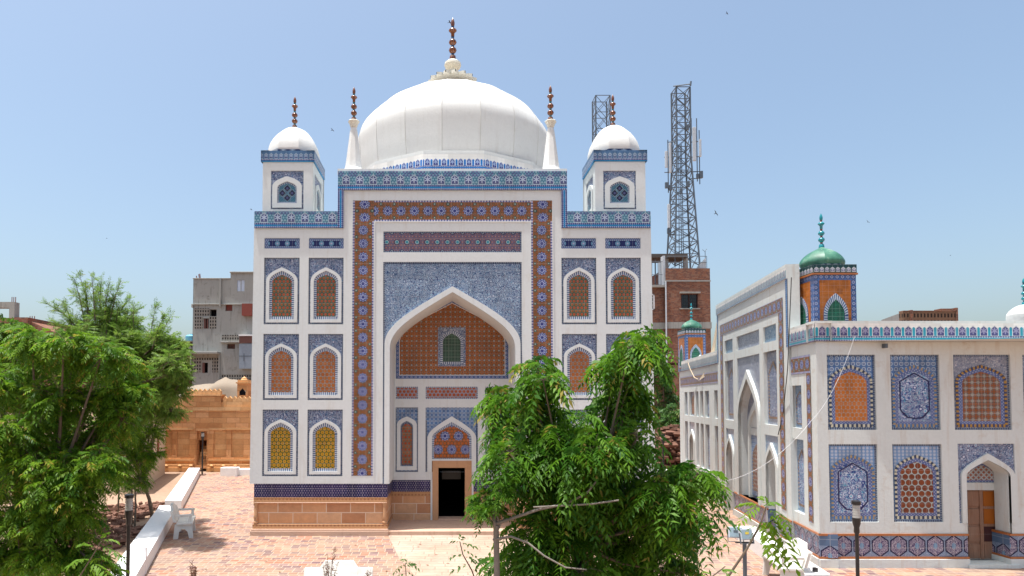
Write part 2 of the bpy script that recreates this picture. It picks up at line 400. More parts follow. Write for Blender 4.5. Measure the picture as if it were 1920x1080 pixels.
M["tymp"] = tile("orange_dots_in_grey_blue_lattice", lambda n, u, v: n.mix((u.cen(0.13).abs() + v.cen(0.13).abs()).lt(0.032) .mx((u.cen(0.13, 0.5).abs() + v.cen(0.13, 0.5).abs()).lt(0.032)), n.mix((u.cen(0.13).abs() + v.cen(0.13).abs() - 0.065).abs().lt(0.012), (0.20, 0.24, 0.30), (0.45, 0.45, 0.42)), (0.30, 0.08, 0.02)))
M["rust2"] = plain("dark_maroon_panel", (0.045, 0.012, 0.012), 0.6)
# stone and brick
def blocks(name, cols, mortar, bw, bh, mw=0.03, rough=0.85, use_pos=False, wob=0.0, dust=None):
    n = NT(name)
    if use_pos: x, y, z = n.pos(); u, v, vec = x, y, n.ovec
    else: u, v = n.uv(); vec = n.vec
    row = (v / bh).floor(); sh = n.white(n.comb(row, 3.3)) * 1.0
    uu = u / bw + sh; cell = uu.floor()
    wh = n.white(n.comb(cell, row, 1.7)); wh2 = n.white(n.comb(cell, row, 5.1))
    stops = [(i / len(cols), c) for i, c in enumerate(cols)]
    c = n.ramp(wh, stops, True)
    if dust: dd = ((n.noise(vec, 0.45, 5, 0.65) - 0.40) * 3.2).mx(0.0).mn(0.6); c = n.mix(dd, c, dust)
    nz = n.noise(vec, 7, 5, 0.65); nb = n.noise(vec, 1.1, 4, 0.6)
    c = n.scale(c, (nz - 0.5) * 0.5 + 1.0 + (nb - 0.5) * 0.5)
    fu = (uu.fract() - 0.5).abs() * -bw + bw / 2; fv = ((v / bh).fract() - 0.5).abs() * -bh + bh / 2
    e = fu.mn(fv)
    if wob: e = e + (n.noise(vec, 9, 3) - 0.5) * wob
    mm = e.lt(mw / 2)
    c = n.mix(mm, c, mortar)
    return n.done(c, rough, 0.2, (e / mw).mn(1.0) + nz * 0.5, 0.012, 0.5)
M["plinth"] = blocks("orange_sandstone_blocks", [(0.52, 0.27, 0.14), (0.58, 0.31, 0.16), (0.47, 0.23, 0.12), (0.60, 0.35, 0.20)], (0.70, 0.55, 0.42), 0.72, 0.325, 0.022)
M["sand"] = blocks("carved_brown_sandstone", [(0.50, 0.245, 0.10), (0.55, 0.28, 0.12), (0.45, 0.21, 0.085), (0.60, 0.32, 0.15)], (0.38, 0.18, 0.08), 0.75, 0.30, 0.02, wob=0.02)
M["sandpale"] = blocks("worn_sandstone", [(0.56, 0.30, 0.13), (0.62, 0.36, 0.17)], (0.40, 0.22, 0.10), 0.9, 0.3, 0.012)
def carvefn(a, b, p):
    n = NT("carved_trim"); u, v = n.uv(); x = u.cen(p); y = v.cen(p); r = (x * x + y * y).sqrt()
    nz = n.noise(n.vec, 8, 4); c = n.mix(r.lt(p * 0.27), a, b); c = n.mix(nz * 0.5, c, (0.5, 0.30, 0.14))
    return n.done(c, 0.85, 0.2, (r / p), 0.02, 0.8)
M["carve"] = carvefn((0.46, 0.24, 0.12), (0.30, 0.12, 0.07), 0.11)
M["ledge"] = plaster("pale_sandstone_ledge", (0.56, 0.38, 0.28), (0.34, 0.18, 0.12), 0.9)
M["stonebrown"] = plaster("orange_sandstone", (0.50, 0.28, 0.15), (0.30, 0.15, 0.08), 0.7)
M["paver"] = blocks("clay_pavers", [(0.31, 0.165, 0.112), (0.34, 0.19, 0.13), (0.20, 0.105, 0.095), (0.25, 0.16, 0.145), (0.33, 0.14, 0.09), (0.36, 0.235, 0.16), (0.16, 0.095, 0.10), (0.30, 0.185, 0.14)], (0.40, 0.31, 0.24), 0.23, 0.20, 0.02, 0.9, True, 0.01, (0.31, 0.222, 0.162))
M["slabs"] = blocks("cream_paving_slabs", [(0.42, 0.315, 0.25), (0.45, 0.34, 0.27), (0.40, 0.30, 0.24), (0.43, 0.315, 0.25)], (0.27, 0.19, 0.145), 0.6, 0.25, 0.018, 0.9, True, 0.01, (0.36, 0.25, 0.18))
M["brick"] = blocks("red_brown_brick", [(0.20, 0.075, 0.045), (0.25, 0.10, 0.06), (0.17, 0.07, 0.05), (0.24, 0.12, 0.08), (0.14, 0.06, 0.045)], (0.20, 0.145, 0.11), 0.26, 0.11, 0.02, 0.9, wob=0.02)
M["brickdark"] = blocks("dark_old_brick", [(0.13, 0.05, 0.035), (0.17, 0.07, 0.05), (0.10, 0.045, 0.035)], (0.13, 0.10, 0.08), 0.26, 0.11, 0.02, 0.9, wob=0.02)
def grid_holes(name, a, b, pu, pv, fu=0.5, fv=0.6):
    n = NT(name); u, v = n.uv()
    f = (u / pu).fract().lt(fu) * (v / pv).fract().lt(fv); nz = n.noise(n.vec, 5, 4)
    c = n.scale(n.mix(f, a, b), nz * 0.6 + 0.7)
    return n.done(c, 0.9, 0.1, 1.0 - f, 0.05, 0.6)
M["jali"] = grid_holes("concrete_block_screen", (0.26, 0.24, 0.21), (0.03, 0.028, 0.026), 0.22, 0.30)
M["jalibrown"] = grid_holes("brick_lattice_parapet", (0.20, 0.12, 0.08), (0.04, 0.03, 0.025), 0.18, 0.35)
_n = NT("dusty_earth"); _n.pos(); _a = _n.noise(_n.ovec, 0.35, 6, 0.7); _b = _n.noise(_n.ovec, 5, 5, 0.7)
M["earth"] = _n.done(_n.scale(_n.mix(_a, (0.26, 0.17, 0.12), (0.42, 0.29, 0.205)), _b * 0.7 + 0.62), 0.95, 0.1, _b, 0.03, 0.6)
_n = NT("weathered_door_wood"); _u, _v = _n.uv(); _a = _n.noise(_n.comb(_u * 30, _v * 2.0), 1.0, 4); _b = _n.noise(_n.vec, 3, 3)
M["woodold"] = _n.done(_n.mix((_b * 1.4 - 0.2).mx(0.0).mn(1.0), _n.mix(_a, (0.16, 0.06, 0.035), (0.36, 0.18, 0.10)), _n.mix(_a, (0.16, 0.10, 0.07), (0.34, 0.24, 0.18))), 0.8, 0.2, _a, 0.01, 0.5)
M["woodorange"] = plain("orange_painted_panel", (0.30, 0.085, 0.006), 0.6, 0.3, 0, 0.3, 3)
M["rubble"] = plain("broken_brick", (0.17, 0.09, 0.065), 0.95, 0.1, 0, 0.5, 3)

M["paintblue"] = plain("pale_blue_shutters", (0.48, 0.55, 0.66), 0.5)
M["shutterbrown"] = plain("brown_shutter_wood", (0.13, 0.055, 0.045), 0.7)
M["winglass"] = plain("dark_window_glass", (0.02, 0.024, 0.03), 0.2, 0.6)
M["rustroof"] = plain("dark_canopy", (0.09, 0.075, 0.065), 0.9)
def leafmat(name, lo, hi, odd, trans=0.35, mixr=0.9):
    n = NT(name); u, v = n.uv()
    c = n.mix(u, lo, hi); c = n.mix(u.gt(mixr), c, odd)
    n.nt.links.new(c, n.b.inputs["Base Color"]); n.b.inputs["Roughness"].default_value = 0.5; n.b.inputs["Specular IOR Level"].default_value = 0.28
    t = n.nt.nodes.new("ShaderNodeBsdfTranslucent"); n.nt.links.new(c, t.inputs[0])
    m = n.nt.nodes.new("ShaderNodeMixShader"); m.inputs[0].default_value = trans
    n.nt.links.new(n.b.outputs[0], m.inputs[1]); n.nt.links.new(t.outputs[0], m.inputs[2]); n.nt.links.new(m.outputs[0], n.out.inputs[0])
    return n.mat
M["neem"] = leafmat("neem_leaves", (0.05, 0.15, 0.012), (0.20, 0.34, 0.022), (0.34, 0.27, 0.05), 0.5, 0.97)
M["neemmid"] = leafmat("deep_green_neem_leaves", (0.03, 0.115, 0.010), (0.14, 0.29, 0.018), (0.30, 0.25, 0.05), 0.48, 0.975)
M["neemdark"] = leafmat("dark_neem_leaves", (0.06, 0.15, 0.018), (0.17, 0.31, 0.035), (0.26, 0.20, 0.05), 0.5, 0.98)
M["wispy"] = leafmat("fine_grey_green_leaves", (0.10, 0.20, 0.03), (0.22, 0.34, 0.055), (0.2, 0.2, 0.08), 0.5, 0.95)
M["bushleaf"] = leafmat("bush_leaves", (0.03, 0.085, 0.015), (0.08, 0.17, 0.03), (0.15, 0.15, 0.04), 0.3, 0.97)
M["dry"] = leafmat("dry_stems", (0.20, 0.09, 0.05), (0.32, 0.16, 0.08), (0.1, 0.05, 0.03), 0.1)

# ------------------------------------------------------------------ mesh builder
class MB:
    def __init__(s, fr=None): s.v = []; s.f = []; s.uv = []; s.mi = []; s.fr = fr
    def _uvof(s, pts):
        a, b, c = Vector(pts[0]), Vector(pts[1]), Vector(pts[2]); n = (b - a).cross(c - a)
        if len(pts) > 3 and n.length < 1e-9: n = (Vector(pts[2]) - a).cross(Vector(pts[3]) - a)
        ax, ay, az = abs(n.x), abs(n.y), abs(n.z)
        if az > ax and az > ay: return [(p[0], p[1]) for p in pts]
        if ay >= ax: return [(p[0], p[2]) for p in pts]
        return [(p[1], p[2]) for p in pts]
    def face(s, pts, uv=None, m=0):
        i0 = len(s.v); s.uv.append(uv if uv is not None else s._uvof(pts)); s.mi.append(m)
        for p in pts: s.v.append(tuple(s.fr @ Vector(p)) if s.fr else tuple(p))
        s.f.append(list(range(i0, i0 + len(pts))))
    def mesh(s, vs, fs, uvs=None, m=0):
        i0 = len(s.v)
        for p in vs: s.v.append(tuple(s.fr @ Vector(p)) if s.fr else tuple(p))
        for k, f in enumerate(fs):
            s.f.append([i0 + i for i in f]); s.mi.append(m if not callable(m) else m(k))
            s.uv.append(uvs[k] if uvs else s._uvof([vs[i] for i in f]))
    def box(s, x0, x1, y0, y1, z0, z1, m=0, skip=""):
        vs = [(x0, y0, z0), (x1, y0, z0), (x1, y1, z0), (x0, y1, z0), (x0, y0, z1), (x1, y0, z1), (x1, y1, z1), (x0, y1, z1)]
        fs = {"f": (0, 1, 5, 4), "r": (1, 2, 6, 5), "b": (2, 3, 7, 6), "l": (3, 0, 4, 7), "t": (4, 5, 6, 7), "d": (3, 2, 1, 0)}
        s.mesh(vs, [f for k, f in fs.items() if k not in skip], None, m)
    def rect(s, x0, x1, z0, z1, y, m=0, cen=None):
        p = [(x0, y, z0), (x1, y, z0), (x1, y, z1), (x0, y, z1)]
        uv = None
        if cen == "c":
            cx, cz = (x0 + x1) / 2, (z0 + z1) / 2; uv = [(a[0] - cx, a[2] - cz) for a in p]
        elif cen == "m": uv = [(a[0], (a[2] - z0) * .42 / (z1 - z0)) for a in p]
        elif cen == "b": uv = [(a[0], a[2] - z0) for a in p]
        elif cen == "v":                 # vertical band: u across centred, v along
            cx = (x0 + x1) / 2; uv = [(a[0] - cx, a[2]) for a in p]
        elif cen == "h":                 # horizontal band: u across centred = z
            cz = (z0 + z1) / 2; uv = [(a[2] - cz, a[0]) for a in p]
        s.face(p, uv, m)
    def gridwall(s, x0, x1, z0, z1, y, holes, depth, m=0):
        xs = sorted({x0, x1, *[c for h in holes for c in h[:2] if x0 < c < x1]}); zs = sorted({z0, z1, *[c for h in holes for c in h[2:4] if z0 < c < z1]})
        for i in range(len(xs) - 1):
            j = 0
            while j < len(zs) - 1:
                cx = (xs[i] + xs[i + 1]) / 2
                inside = lambda k: any(h[0] < cx < h[1] and h[2] < (zs[k] + zs[k + 1]) / 2 < h[3] for h in holes)
                if inside(j): j += 1; continue
                k = j
                while k + 1 < len(zs) - 1 and not inside(k + 1): k += 1
                s.rect(xs[i], xs[i + 1], zs[j], zs[k + 1], y, m); j = k + 1
        for h in holes:
            a, b, c, d = h[:4]; dp = h[4] if len(h) > 4 else depth; e = y + dp
            s.face([(a, y, c), (a, e, c), (a, e, d), (a, y, d)], None, m); s.face([(b, e, c), (b, y, c), (b, y, d), (b, e, d)], None, m)
            s.face([(a, y, d), (a, e, d), (b, e, d), (b, y, d)], None, m)
            if c > z0 + .02: s.face([(a, e, c), (a, y, c), (b, y, c), (b, e, c)], None, m)
    def fill(s, loop, y, m=0, cen=None):
        pts = [(p[0], y, p[1]) for p in loop]; uv = None
        if cen: uv = [(p[0] - cen[0], p[1] - cen[1]) for p in loop]
        s.face(pts, uv, m)
    def band(s, A, B, y0, y1=None, m=0, closed=True):
        n = len(A); L = 0
        for i in range(n if closed else n - 1):
            j = (i + 1) % n; a, a2, b, b2 = A[i], A[j], B[i], B[j]
            l = (math.dist(a, a2) + math.dist(b, b2)) / 2; w = math.dist(a, b); ua, ua2, ub, ub2 = L, L + l, L, L + l
            if abs(a[0] - a2[0]) < 1e-6 and abs(b[0] - b2[0]) < 1e-6: ua, ua2, ub, ub2 = a[1], a2[1], b[1], b2[1]
            elif abs(a[1] - a2[1]) < 1e-6 and abs(b[1] - b2[1]) < 1e-6: ua, ua2, ub, ub2 = a[0], a2[0], b[0], b2[0]
            s.face([(a[0], y0, a[1]), (b[0], y0, b[1]), (b2[0], y0, b2[1]), (a2[0], y0, a2[1])], [(ua, 0), (ub, w), (ub2, w), (ua2, 0)], m)
            if y1 is not None:
                s.face([(a[0], y1, a[1]), (a[0], y0, a[1]), (a2[0], y0, a2[1]), (a2[0], y1, a2[1])], None, m)
                s.face([(b[0], y0, b[1]), (b[0], y1, b[1]), (b2[0], y1, b2[1]), (b2[0], y0, b2[1])], None, m)
            L += l
    def spandrel(s, x0, x1, z1, arch, y, m=0):
        """rectangle x0..x1 above/around an open arch (points left foot -> apex -> right foot)"""
        xl, xr = arch[0][0], arch[-1][0]; zb = arch[0][1]
        if xl > x0: s.rect(x0, xl, zb, z1, y, m)
        if x1 > xr: s.rect(xr, x1, zb, z1, y, m)
        for a, b in zip(arch[:-1], arch[1:]):
            if abs(a[0] - b[0]) > 1e-6: s.face([(a[0], y, a[1]), (b[0], y, b[1]), (b[0], y, z1), (a[0], y, z1)], None, m)
    def strip(s, path, y0, y1, m=0):     # intrados of an open arch
        L = 0
        for a, b in zip(path[:-1], path[1:]):
            l = math.dist(a, b)
            s.face([(a[0], y0, a[1]), (a[0], y1, a[1]), (b[0], y1, b[1]), (b[0], y0, b[1])], [(0, L), (y1 - y0, L), (y1 - y0, L + l), (0, L + l)], m); L += l
    def tube(s, pts, rads, k=8, m=0, cap=True):
        vs, fs = [], []; pts = [Vector(p) for p in pts]
        if not isinstance(rads, (list, tuple)): rads = [rads] * len(pts)
        up = None
        for i, p in enumerate(pts):
            t = (pts[min(i + 1, len(pts) - 1)] - pts[max(i - 1, 0)]).normalized()
            if up is None: up = t.orthogonal().normalized()
            up = (up - t * up.dot(t)).normalized(); w = t.cross(up)
            for q in range(k):
                a = 2 * math.pi * q / k; vs.append(tuple(p + (up * math.cos(a) + w * math.sin(a)) * rads[i]))
        for i in range(len(pts) - 1):
            for q in range(k): fs.append((i * k + q, i * k + (q + 1) % k, (i + 1) * k + (q + 1) % k, (i + 1) * k + q))
        if cap: fs.append(tuple(range(k - 1, -1, -1))); fs.append(tuple((len(pts) - 1) * k + q for q in range(k)))
        s.mesh(vs, fs, None, m)
    def lathe(s, cx, cy, prof, k=24, mfn=None, ph=0.0, facets=0, sub=4, flat=0.9):
        """prof: (r, z). facets>0 makes a polygonal (gored) surface"""
        N = facets * sub if facets else k; vs = []
        for r, z in prof:
            for q in range(N):
                a = ph + 2 * math.pi * q / N; rr = r
                if facets:
                    half = math.pi / facets; al = ((a - ph) % (2 * half)) - half
                    fl = math.cos(half) / math.cos(al); rr = r * (1 + (fl - 1) * flat)
                vs.append((cx + rr * math.sin(a), cy - rr * math.cos(a), z))
        fs, uvs, ms = [], [], []
        for i in range(len(prof) - 1):
            for q in range(N):
                fs.append((i * N + q, i * N + (q + 1) % N, (i + 1) * N + (q + 1) % N, (i + 1) * N + q))
                u0, u1 = q / N, (q + 1) / N; z0, z1 = prof[i][1], prof[i + 1][1]
                uvs.append([(u0, z0), (u1, z0), (u1, z1), (u0, z1)]); ms.append(mfn(i) if mfn else 0)
        s.mesh(vs, fs, uvs, lambda kk: ms[kk])
    def build(s, name, mats, parent=None, smooth=False, bevel=0, sharp=30, merge=False):
        me = bpy.data.meshes.new(name); me.from_pydata(s.v, [], s.f)
        uvl = me.uv_layers.new(name="UVMap"); uvl.data.foreach_set("uv", [c for f in s.uv for p in f for c in p])
        for m in (mats if isinstance(mats, (list, tuple)) else [mats]): me.materials.append(m)
        me.polygons.foreach_set("material_index", s.mi)
        if smooth:
            me.polygons.foreach_set("use_smooth", [True] * len(me.polygons)); me.set_sharp_from_angle(angle=R(sharp))
        me.update(); o = bpy.data.objects.new(name, me); COL.objects.link(o)
        if parent: o.parent = parent
        if bevel:
            b = o.modifiers.new("bevel", "BEVEL"); b.width = bevel; b.segments = 2; b.limit_method = "ANGLE"
        return o
def empty(name, label, cat, group=None, loc=(0, 0, 0), rz=0):
    o = bpy.data.objects.new(name, None); COL.objects.link(o); o.location = loc; o.rotation_euler = (0, 0, rz)
    o.empty_display_size = 0.2; return tag(o, label, cat, group)
def tag(o, label=None, cat=None, group=None, kind=None):
    if label: o["label"] = label
    if cat: o["category"] = cat
    if group: o["group"] = group
    if kind: o["kind"] = kind
    return o
def sub(o, label): o["label"] = label; return o
def arch(cx, hw, zb, zs, za, style="low", n=12, closed=True):
    c1, c2 = {"low": ((-1, .33), (-.62, .58)), "high": ((-1, .50), (-.55, .75)), "ogee": ((-1, .48), (-.40, .72))}[style]
    L = [(cx - hw, zb)]; h = za - zs
    for i in range(n + 1):
        t = i / n; a, b, c, d = (1 - t) ** 3, 3 * t * (1 - t) ** 2, 3 * t * t * (1 - t), t ** 3
        L.append((cx + hw * (-a + b * c1[0] + c * c2[0]), zs + h * (b * c1[1] + c * c2[1] + d)))
    Rr = [(2 * cx - x, z) for x, z in L[:-1]][::-1]
    return L + Rr
def finial(parent, cx, cy, z0, hgt, mats, name="finial", wid=1.0):
    pr = [(0, .072, 0), (.03, .078, 0), (.10, .066, 0), (.125, .034, 1), (.16, .034, 1), (.175, .05, 0), (.20, .075, 0), (.235, .090, 0), (.27, .078, 0), (.30, .048, 0), (.315, .032, 1), (.35, .032, 1),
          (.365, .05, 0), (.39, .077, 0), (.42, .090, 0), (.455, .077, 0), (.485, .048, 0), (.50, .032, 1), (.545, .034, 1), (.55, .038, 0), (.63, .040, 0), (.66, .062, 0), (.69, .092, 0), (.71, .088, 0), (.735, .055, 0), (.75, .034, 1), (.79, .032, 1),
          (.80, .036, 0), (.84, .045, 0), (.89, .044, 0), (.94, .03, 0), (.975, .014, 0), (1.0, .002, 0)]
    b = MB(); b.lathe(cx, cy, [(r * hgt * wid, z0 + t * hgt) for t, r, k in pr], 16, lambda i: pr[i + 1][2] if pr[i][2] else 0)
    return b.build(name, mats, parent, smooth=True, sharp=50)

# ------------------------------------------------------------------ world and sun
SUN = Vector((-0.17, -0.06, 1.0)).normalized()
w = bpy.data.worlds.new("World"); SC.world = w; w.use_nodes = True
bg = w.node_tree.nodes["Background"]; sky = w.node_tree.nodes.new("ShaderNodeTexSky"); sky.sky_type = "NISHITA"
sky.sun_disc = False; sky.sun_elevation = math.asin(SUN.z); sky.sun_rotation = math.atan2(SUN.x, SUN.y)
sky.air_density = 1.0; sky.dust_density = 4.3; sky.ozone_density = 1.3; sky.altitude = 30
tint = w.node_tree.nodes.new("ShaderNodeVectorMath"); tint.operation = "MULTIPLY"; tint.inputs[1].default_value = (0.96, 1.0, 0.955)   # camera white balance of the photograph
w.node_tree.links.new(sky.outputs[0], tint.inputs[0]); w.node_tree.links.new(tint.outputs[0], bg.inputs[0]); bg.inputs[1].default_value = 0.15
sl = bpy.data.lights.new("sun", "SUN"); sl.energy = 4.6; sl.angle = R(0.53); sl.color = (1.0, 0.98, 0.945)
so = bpy.data.objects.new("sun", sl); COL.objects.link(so); so.rotation_euler = SUN.to_track_quat("Z", "Y").to_euler(); so.location = SUN * 50
SC.view_settings.view_transform = "Standard"; SC.view_settings.look = "None"; SC.view_settings.exposure = 0.64; SC.view_settings.gamma = 1.0
SC.cycles.max_bounces = 8; SC.cycles.diffuse_bounces = 5; SC.cycles.transmission_bounces = 4
try: SC.cycles.use_denoising = True
except Exception: pass
# ================================================================== ground
YF = gy(1003.0)                       # facade plane of the tomb
def ground(name, x0, x1, y0, y1, z, mat, kind="structure"):
    b = MB(); b.face([(x0, y0, z), (x1, y0, z), (x1, y1, z), (x0, y1, z)]); return tag(b.build(name, mat), kind=kind)
ground("ground", -700, 700, -60, 1500, -0.012, M["earth"])
WD = Vector((-0.327, 1.0))            # direction of the long kerb wall
def kerb_x(Y): return -8.16 + (Y - 18.55) * -0.327
b = MB(); b.face([(kerb_x(3) - .1, 3, 0), (30, 3, 0), (30, 46, 0), (-6.1, 46, 0), (-6.1, 35.2, 0), (kerb_x(35.2) - .1, 35.2, 0)])
tag(b.build("brick_pavement", M["paver"]), kind="structure")
b = MB(); e = 0.005
b.face([(-1.78, YF - .02, e), (-1.25, 16.4, e), (-0.45, 13.6, e), (-0.2, 6.0, e), (4.4, 6.0, e), (2.6, 13.0, e), (2.03, YF - .02, e)])
tag(b.build("entrance_paving", M["slabs"]), kind="structure")

# ================================================================== tomb
tomb = empty("tomb", "large square white domed tomb covered in blue and orange glazed tile panels", "tomb", loc=(0, 0, 0))
Y0 = YF; YB = Y0 + 1.72; BX0, BX1 = fx(472.5, Y0), fx(1224.5, Y0); YE = Y0 + 12.0; CX = fx(848.5, Y0)
X = lambda p: fx(p, Y0)
Z = lambda p: fz(p, Y0)
def mir(h): return (2 * CX - h[1], 2 * CX - h[0], h[2], h[3])
wins, bands = [], []
rows = [(483, 608), (626, 750), (768, 893)]
for (a, c) in ((493, 560), (577, 643)):
    for r, (t, bt) in enumerate(rows): wins.append((X(a), X(c), Z(bt), Z(t), r))
    bands.append((X(a), X(c), Z(466), Z(446)))
allw = wins + [(*mir(h), h[4]) for h in wins]; allb = bands + [mir(h) for h in bands]
AW = X(978) - CX                                       # half width of the spandrel panel
xs0, xs1 = CX - (CX - X(718)), CX + (CX - X(718))
hole_big = (xs0, xs1, Z(907), Z(491), 0.03)
top_panel = (xs0, xs1, Z(473), Z(434), 0.03)
wt, bt_ = Z(322), Z(397)                                # top of portal block, top of wings
XL, XR = X(632), 2 * CX - X(632)
wall = MB()
holes = [(*h[:4], 0.05) for h in allw] + [(*h, 0.04) for h in allb] + [hole_big, top_panel]
wall.gridwall(BX0 + .02, BX1 - .02, Z(907), Z(428), Y0, holes, 0.04)
# the part of the block above the wings
wall.gridwall(XL + .17, XR - .17, Z(428), Z(357), Y0, [], .04)
wall.box(XL + .02, XR - .02, Y0 + .03, YE - .3, bt_ - .3, wt - .02, skip="fd")
wall.box(XL - .0, XR + .0, Y0 + .0, Y0 + .5, wt - .0, wt + .09)
# wing roofs and outer sides (slightly battered)
zr = bt_ - .35
for sx, x in ((-1, BX0), (1, BX1)):
    xo = x - sx * .02
    wall.face([(xo + sx * .06, Y0, Z(907)), (xo + sx * .08, YE, Z(907)), (xo, YE, zr + .35), (xo, Y0, zr + .35)])
    wall.face([(xo + sx * .06, Y0, Z(907)), (xo, Y0, zr + .3), (xo, Y0 + .001, Z(907))])
wall.face([(BX0, Y0 + .3, zr), (BX1, Y0 + .3, zr), (BX1, YE, zr), (BX0, YE, zr)])
wall.face([(BX0, YE, 0), (BX1, YE, 0), (BX1, YE, zr + .35), (BX0, YE, zr + .35)])
wall.face([(BX0, Y0 + .3, zr), (BX0, YE, zr), (BX0, YE, bt_), (BX0, Y0 + .3, bt_)]); wall.face([(BX1, Y0 + .3, zr), (BX1, YE, zr), (BX1, YE, bt_), (BX1, Y0 + .3, bt_)])
wall_o = wall.build("wall", M["white"], tomb)

# big arch
sx = CX - X(721); aO = arch(CX, sx, Z(907), Z(645), Z(537), "low", 16); aI = arch(CX, CX - X(731), Z(907), Z(652), Z(548), "low", 16)
p = MB(); p.spandrel(xs0, xs1, Z(491), aO, Y0 + .03); spn = p.build("tile_panel", M["arab"], tomb)
b = MB()
zt = Z(491); et = .05
b.band([(xs0, Z(895)), (xs0, zt), (xs1, zt), (xs1, Z(895))], [(xs0 + .045, Z(895)), (xs0 + .045, zt - .06), (xs1 - .045, zt - .06), (xs1 - .045, Z(895))], Y0 + .024, None, closed=False)
b.build("tile_edging", M["edge"], spn)
b = MB(); b.band(aO, aI, Y0 - .035, Y0 + .03, closed=False); b.strip(aI, Y0 - .035, YB + .02); b.build("arch_frame", M["white"], tomb)
p = MB(); p.rect(*top_panel[:4], Y0 + .03, cen="c"); tp = sub(p.build("tile_panel", M["starrow"], tomb), "long brown tile panel with a row of blue dots above the arch")
b = MB(); q = top_panel; b.band([(q[0], q[2]), (q[0], q[3]), (q[1], q[3]), (q[1], q[2])], [(q[0] + .05, q[2] + .05), (q[0] + .05, q[3] - .05), (q[1] - .05, q[3] - .05), (q[1] - .05, q[2] + .05)], Y0 + .024)
b.build("tile_edging", M["edge"], tp)
# rosette band (inverted U) set just proud of the plaster, with plaster returns
xa, xb, za, zb = X(660), X(700), Z(376), Z(415); yb = Y0 - .004
r_ = MB(); ZR = Z(892); half = (xb - xa) / 2
for x0, x1, c in ((xa, xb, None), (2 * CX - xb, 2 * CX - xa, None)): r_.rect(x0, x1, ZR, zb, yb, cen="v")
r_.rect(xb, 2 * CX - xb, zb, za, yb, cen="h")
for x0, x1 in ((xa, xb), (2 * CX - xb, 2 * CX - xa)):
    r_.face([(x0, yb, zb), (x1, yb, zb), (x1, yb, za), (x0, yb, za)], [(-half, -half), (half * .8, -half), (half * .8, half), (-half, half)])
sub(r_.build("rosette_band", M["rosette"], tomb), "orange tile band with blue rosettes framing the portal")
b = MB()
for (x0, x1) in ((xa - .03, xa), (2 * CX - xa, 2 * CX - xa + .03)): b.box(x0, x1, Y0 - .02, Y0 + .01, ZR, za)
b.box(xa - .03, 2 * CX - xa + .03, Y0 - .02, Y0 + .01, za, za + .03)
for (x0, x1) in ((xb, xb + .03), (2 * CX - xb - .03, 2 * CX - xb)): b.box(x0, x1, Y0 - .02, Y0 + .01, ZR, zb - .03)
b.box(xb, 2 * CX - xb, Y0 - .02, Y0 + .01, zb - .03, zb)
b.build("plaster_moulding", M["white"], tomb)

def tile_window(fr, parent, x0, x1, z0, z1, yr, latt, stripe="stripe", back="arabmauve", style="high", lay="tomb", stand=.05, framemat="white", name="window"):
    cx = (x0 + x1) / 2; hw = (x1 - x0) / 2; h = z1 - z0
    g = MB(fr); g.rect(x0, x1, z0, z1, yr); wo = g.build(name, M[back], parent)
    ed = MB(fr); t = .035
    ed.band([(x0, z0), (x0, z1), (x1, z1), (x1, z0)], [(x0 + t, z0 + t), (x0 + t, z1 - t), (x1 - t, z1 - t), (x1 - t, z0 + t)], yr - .006)
    ed.build("tile_edging", M["edge"], wo)
    if lay == "tomb":
        A = arch(cx, hw * .885, z0 + h * .028, z1 - h * .36, z1 - h * .145, style); B = arch(cx, hw * .70, z0 + h * .075, z1 - h * .365, z1 - h * .195, style)
        C = arch(cx, hw * .55, z0 + h * .118, z1 - h * .37, z1 - h * .255, style)
        f = MB(fr); f.band(A, B, yr - stand, yr); f.build("arch_frame", M[framemat], wo)
        s = MB(fr); s.band(B, C, yr - .012); s.build("striped_border", M[stripe], wo)
        l = MB(fr); l.fill(C, yr - .010); l.build("tile_lattice", M[latt], wo)
    return wo
lat = ["hexgreen", "hexorange", "hexyellow"]; rowlab = ["window with red and green dotted tiles", "window with orange hexagon tiles", "window with yellow circle tiles"]
for h in allw: sub(tile_window(None, tomb, h[0], h[1], h[2], h[3], Y0 + .05, lat[h[4]]), rowlab[h[4]])
for h in allb:
    g = MB(); g.rect(*h, Y0 + .04, cen="c"); q = g.build("tile_panel", M["longband"], tomb)
# turquoise parapet: portal top, its two uprights, wings
def parapet_band(x0, x1, z0, z1, y, nm="parapet_tiles", par=tomb, mat="parapet", fr=None, thick=.06):
    g = MB(fr); g.rect(x0, x1, z0, z1, y, cen="b"); g.box(x0, x1, y + .001, y + thick, z0, z1, skip="f"); return g.build(nm, M[mat], par)
parapet_band(XL, XR, Z(357), wt, Y0 - .05)
parapet_band(BX0 + .04, XL + .001, Z(428), bt_, Y0 - .05); parapet_band(XR - .001, BX1 - .04, Z(428), bt_, Y0 - .05)
for s_ in (0, 1):
    g = MB()
    x0, x1 = (XL, XL + .17) if s_ == 0 else (XR - .17, XR)
    g.rect(x0, x1, Z(428), Z(357), Y0 - .052, cen="v"); g.box(x0, x1, Y0 - .051, Y0 + .04, Z(428), Z(357), skip="f")
    g.build("tile_edging", M["tealedge"], tomb)

# recessed back wall with doorway
XB = lambda p: fx(p, YB)
ZB = lambda p: fz(p, YB)
rb = MB(); dl, dr = XB(811), XB(884); ddl, ddr = XB(822), XB(871.5)
tyL, tyR = XB(742), XB(952.5)
pz = (ZB(748), ZB(725)); wz = (ZB(885), ZB(764))
hs = [(XB(742), XB(784), *pz, .03), (XB(798), XB(896), *pz, .03), (XB(910), XB(952.5), *pz, .03),
      (XB(742), XB(784), *wz, .04), (XB(798), XB(896), *wz, .04), (XB(910), XB(952.5), *wz, .04), (ddl, ddr, .12, ZB(877), .5)]
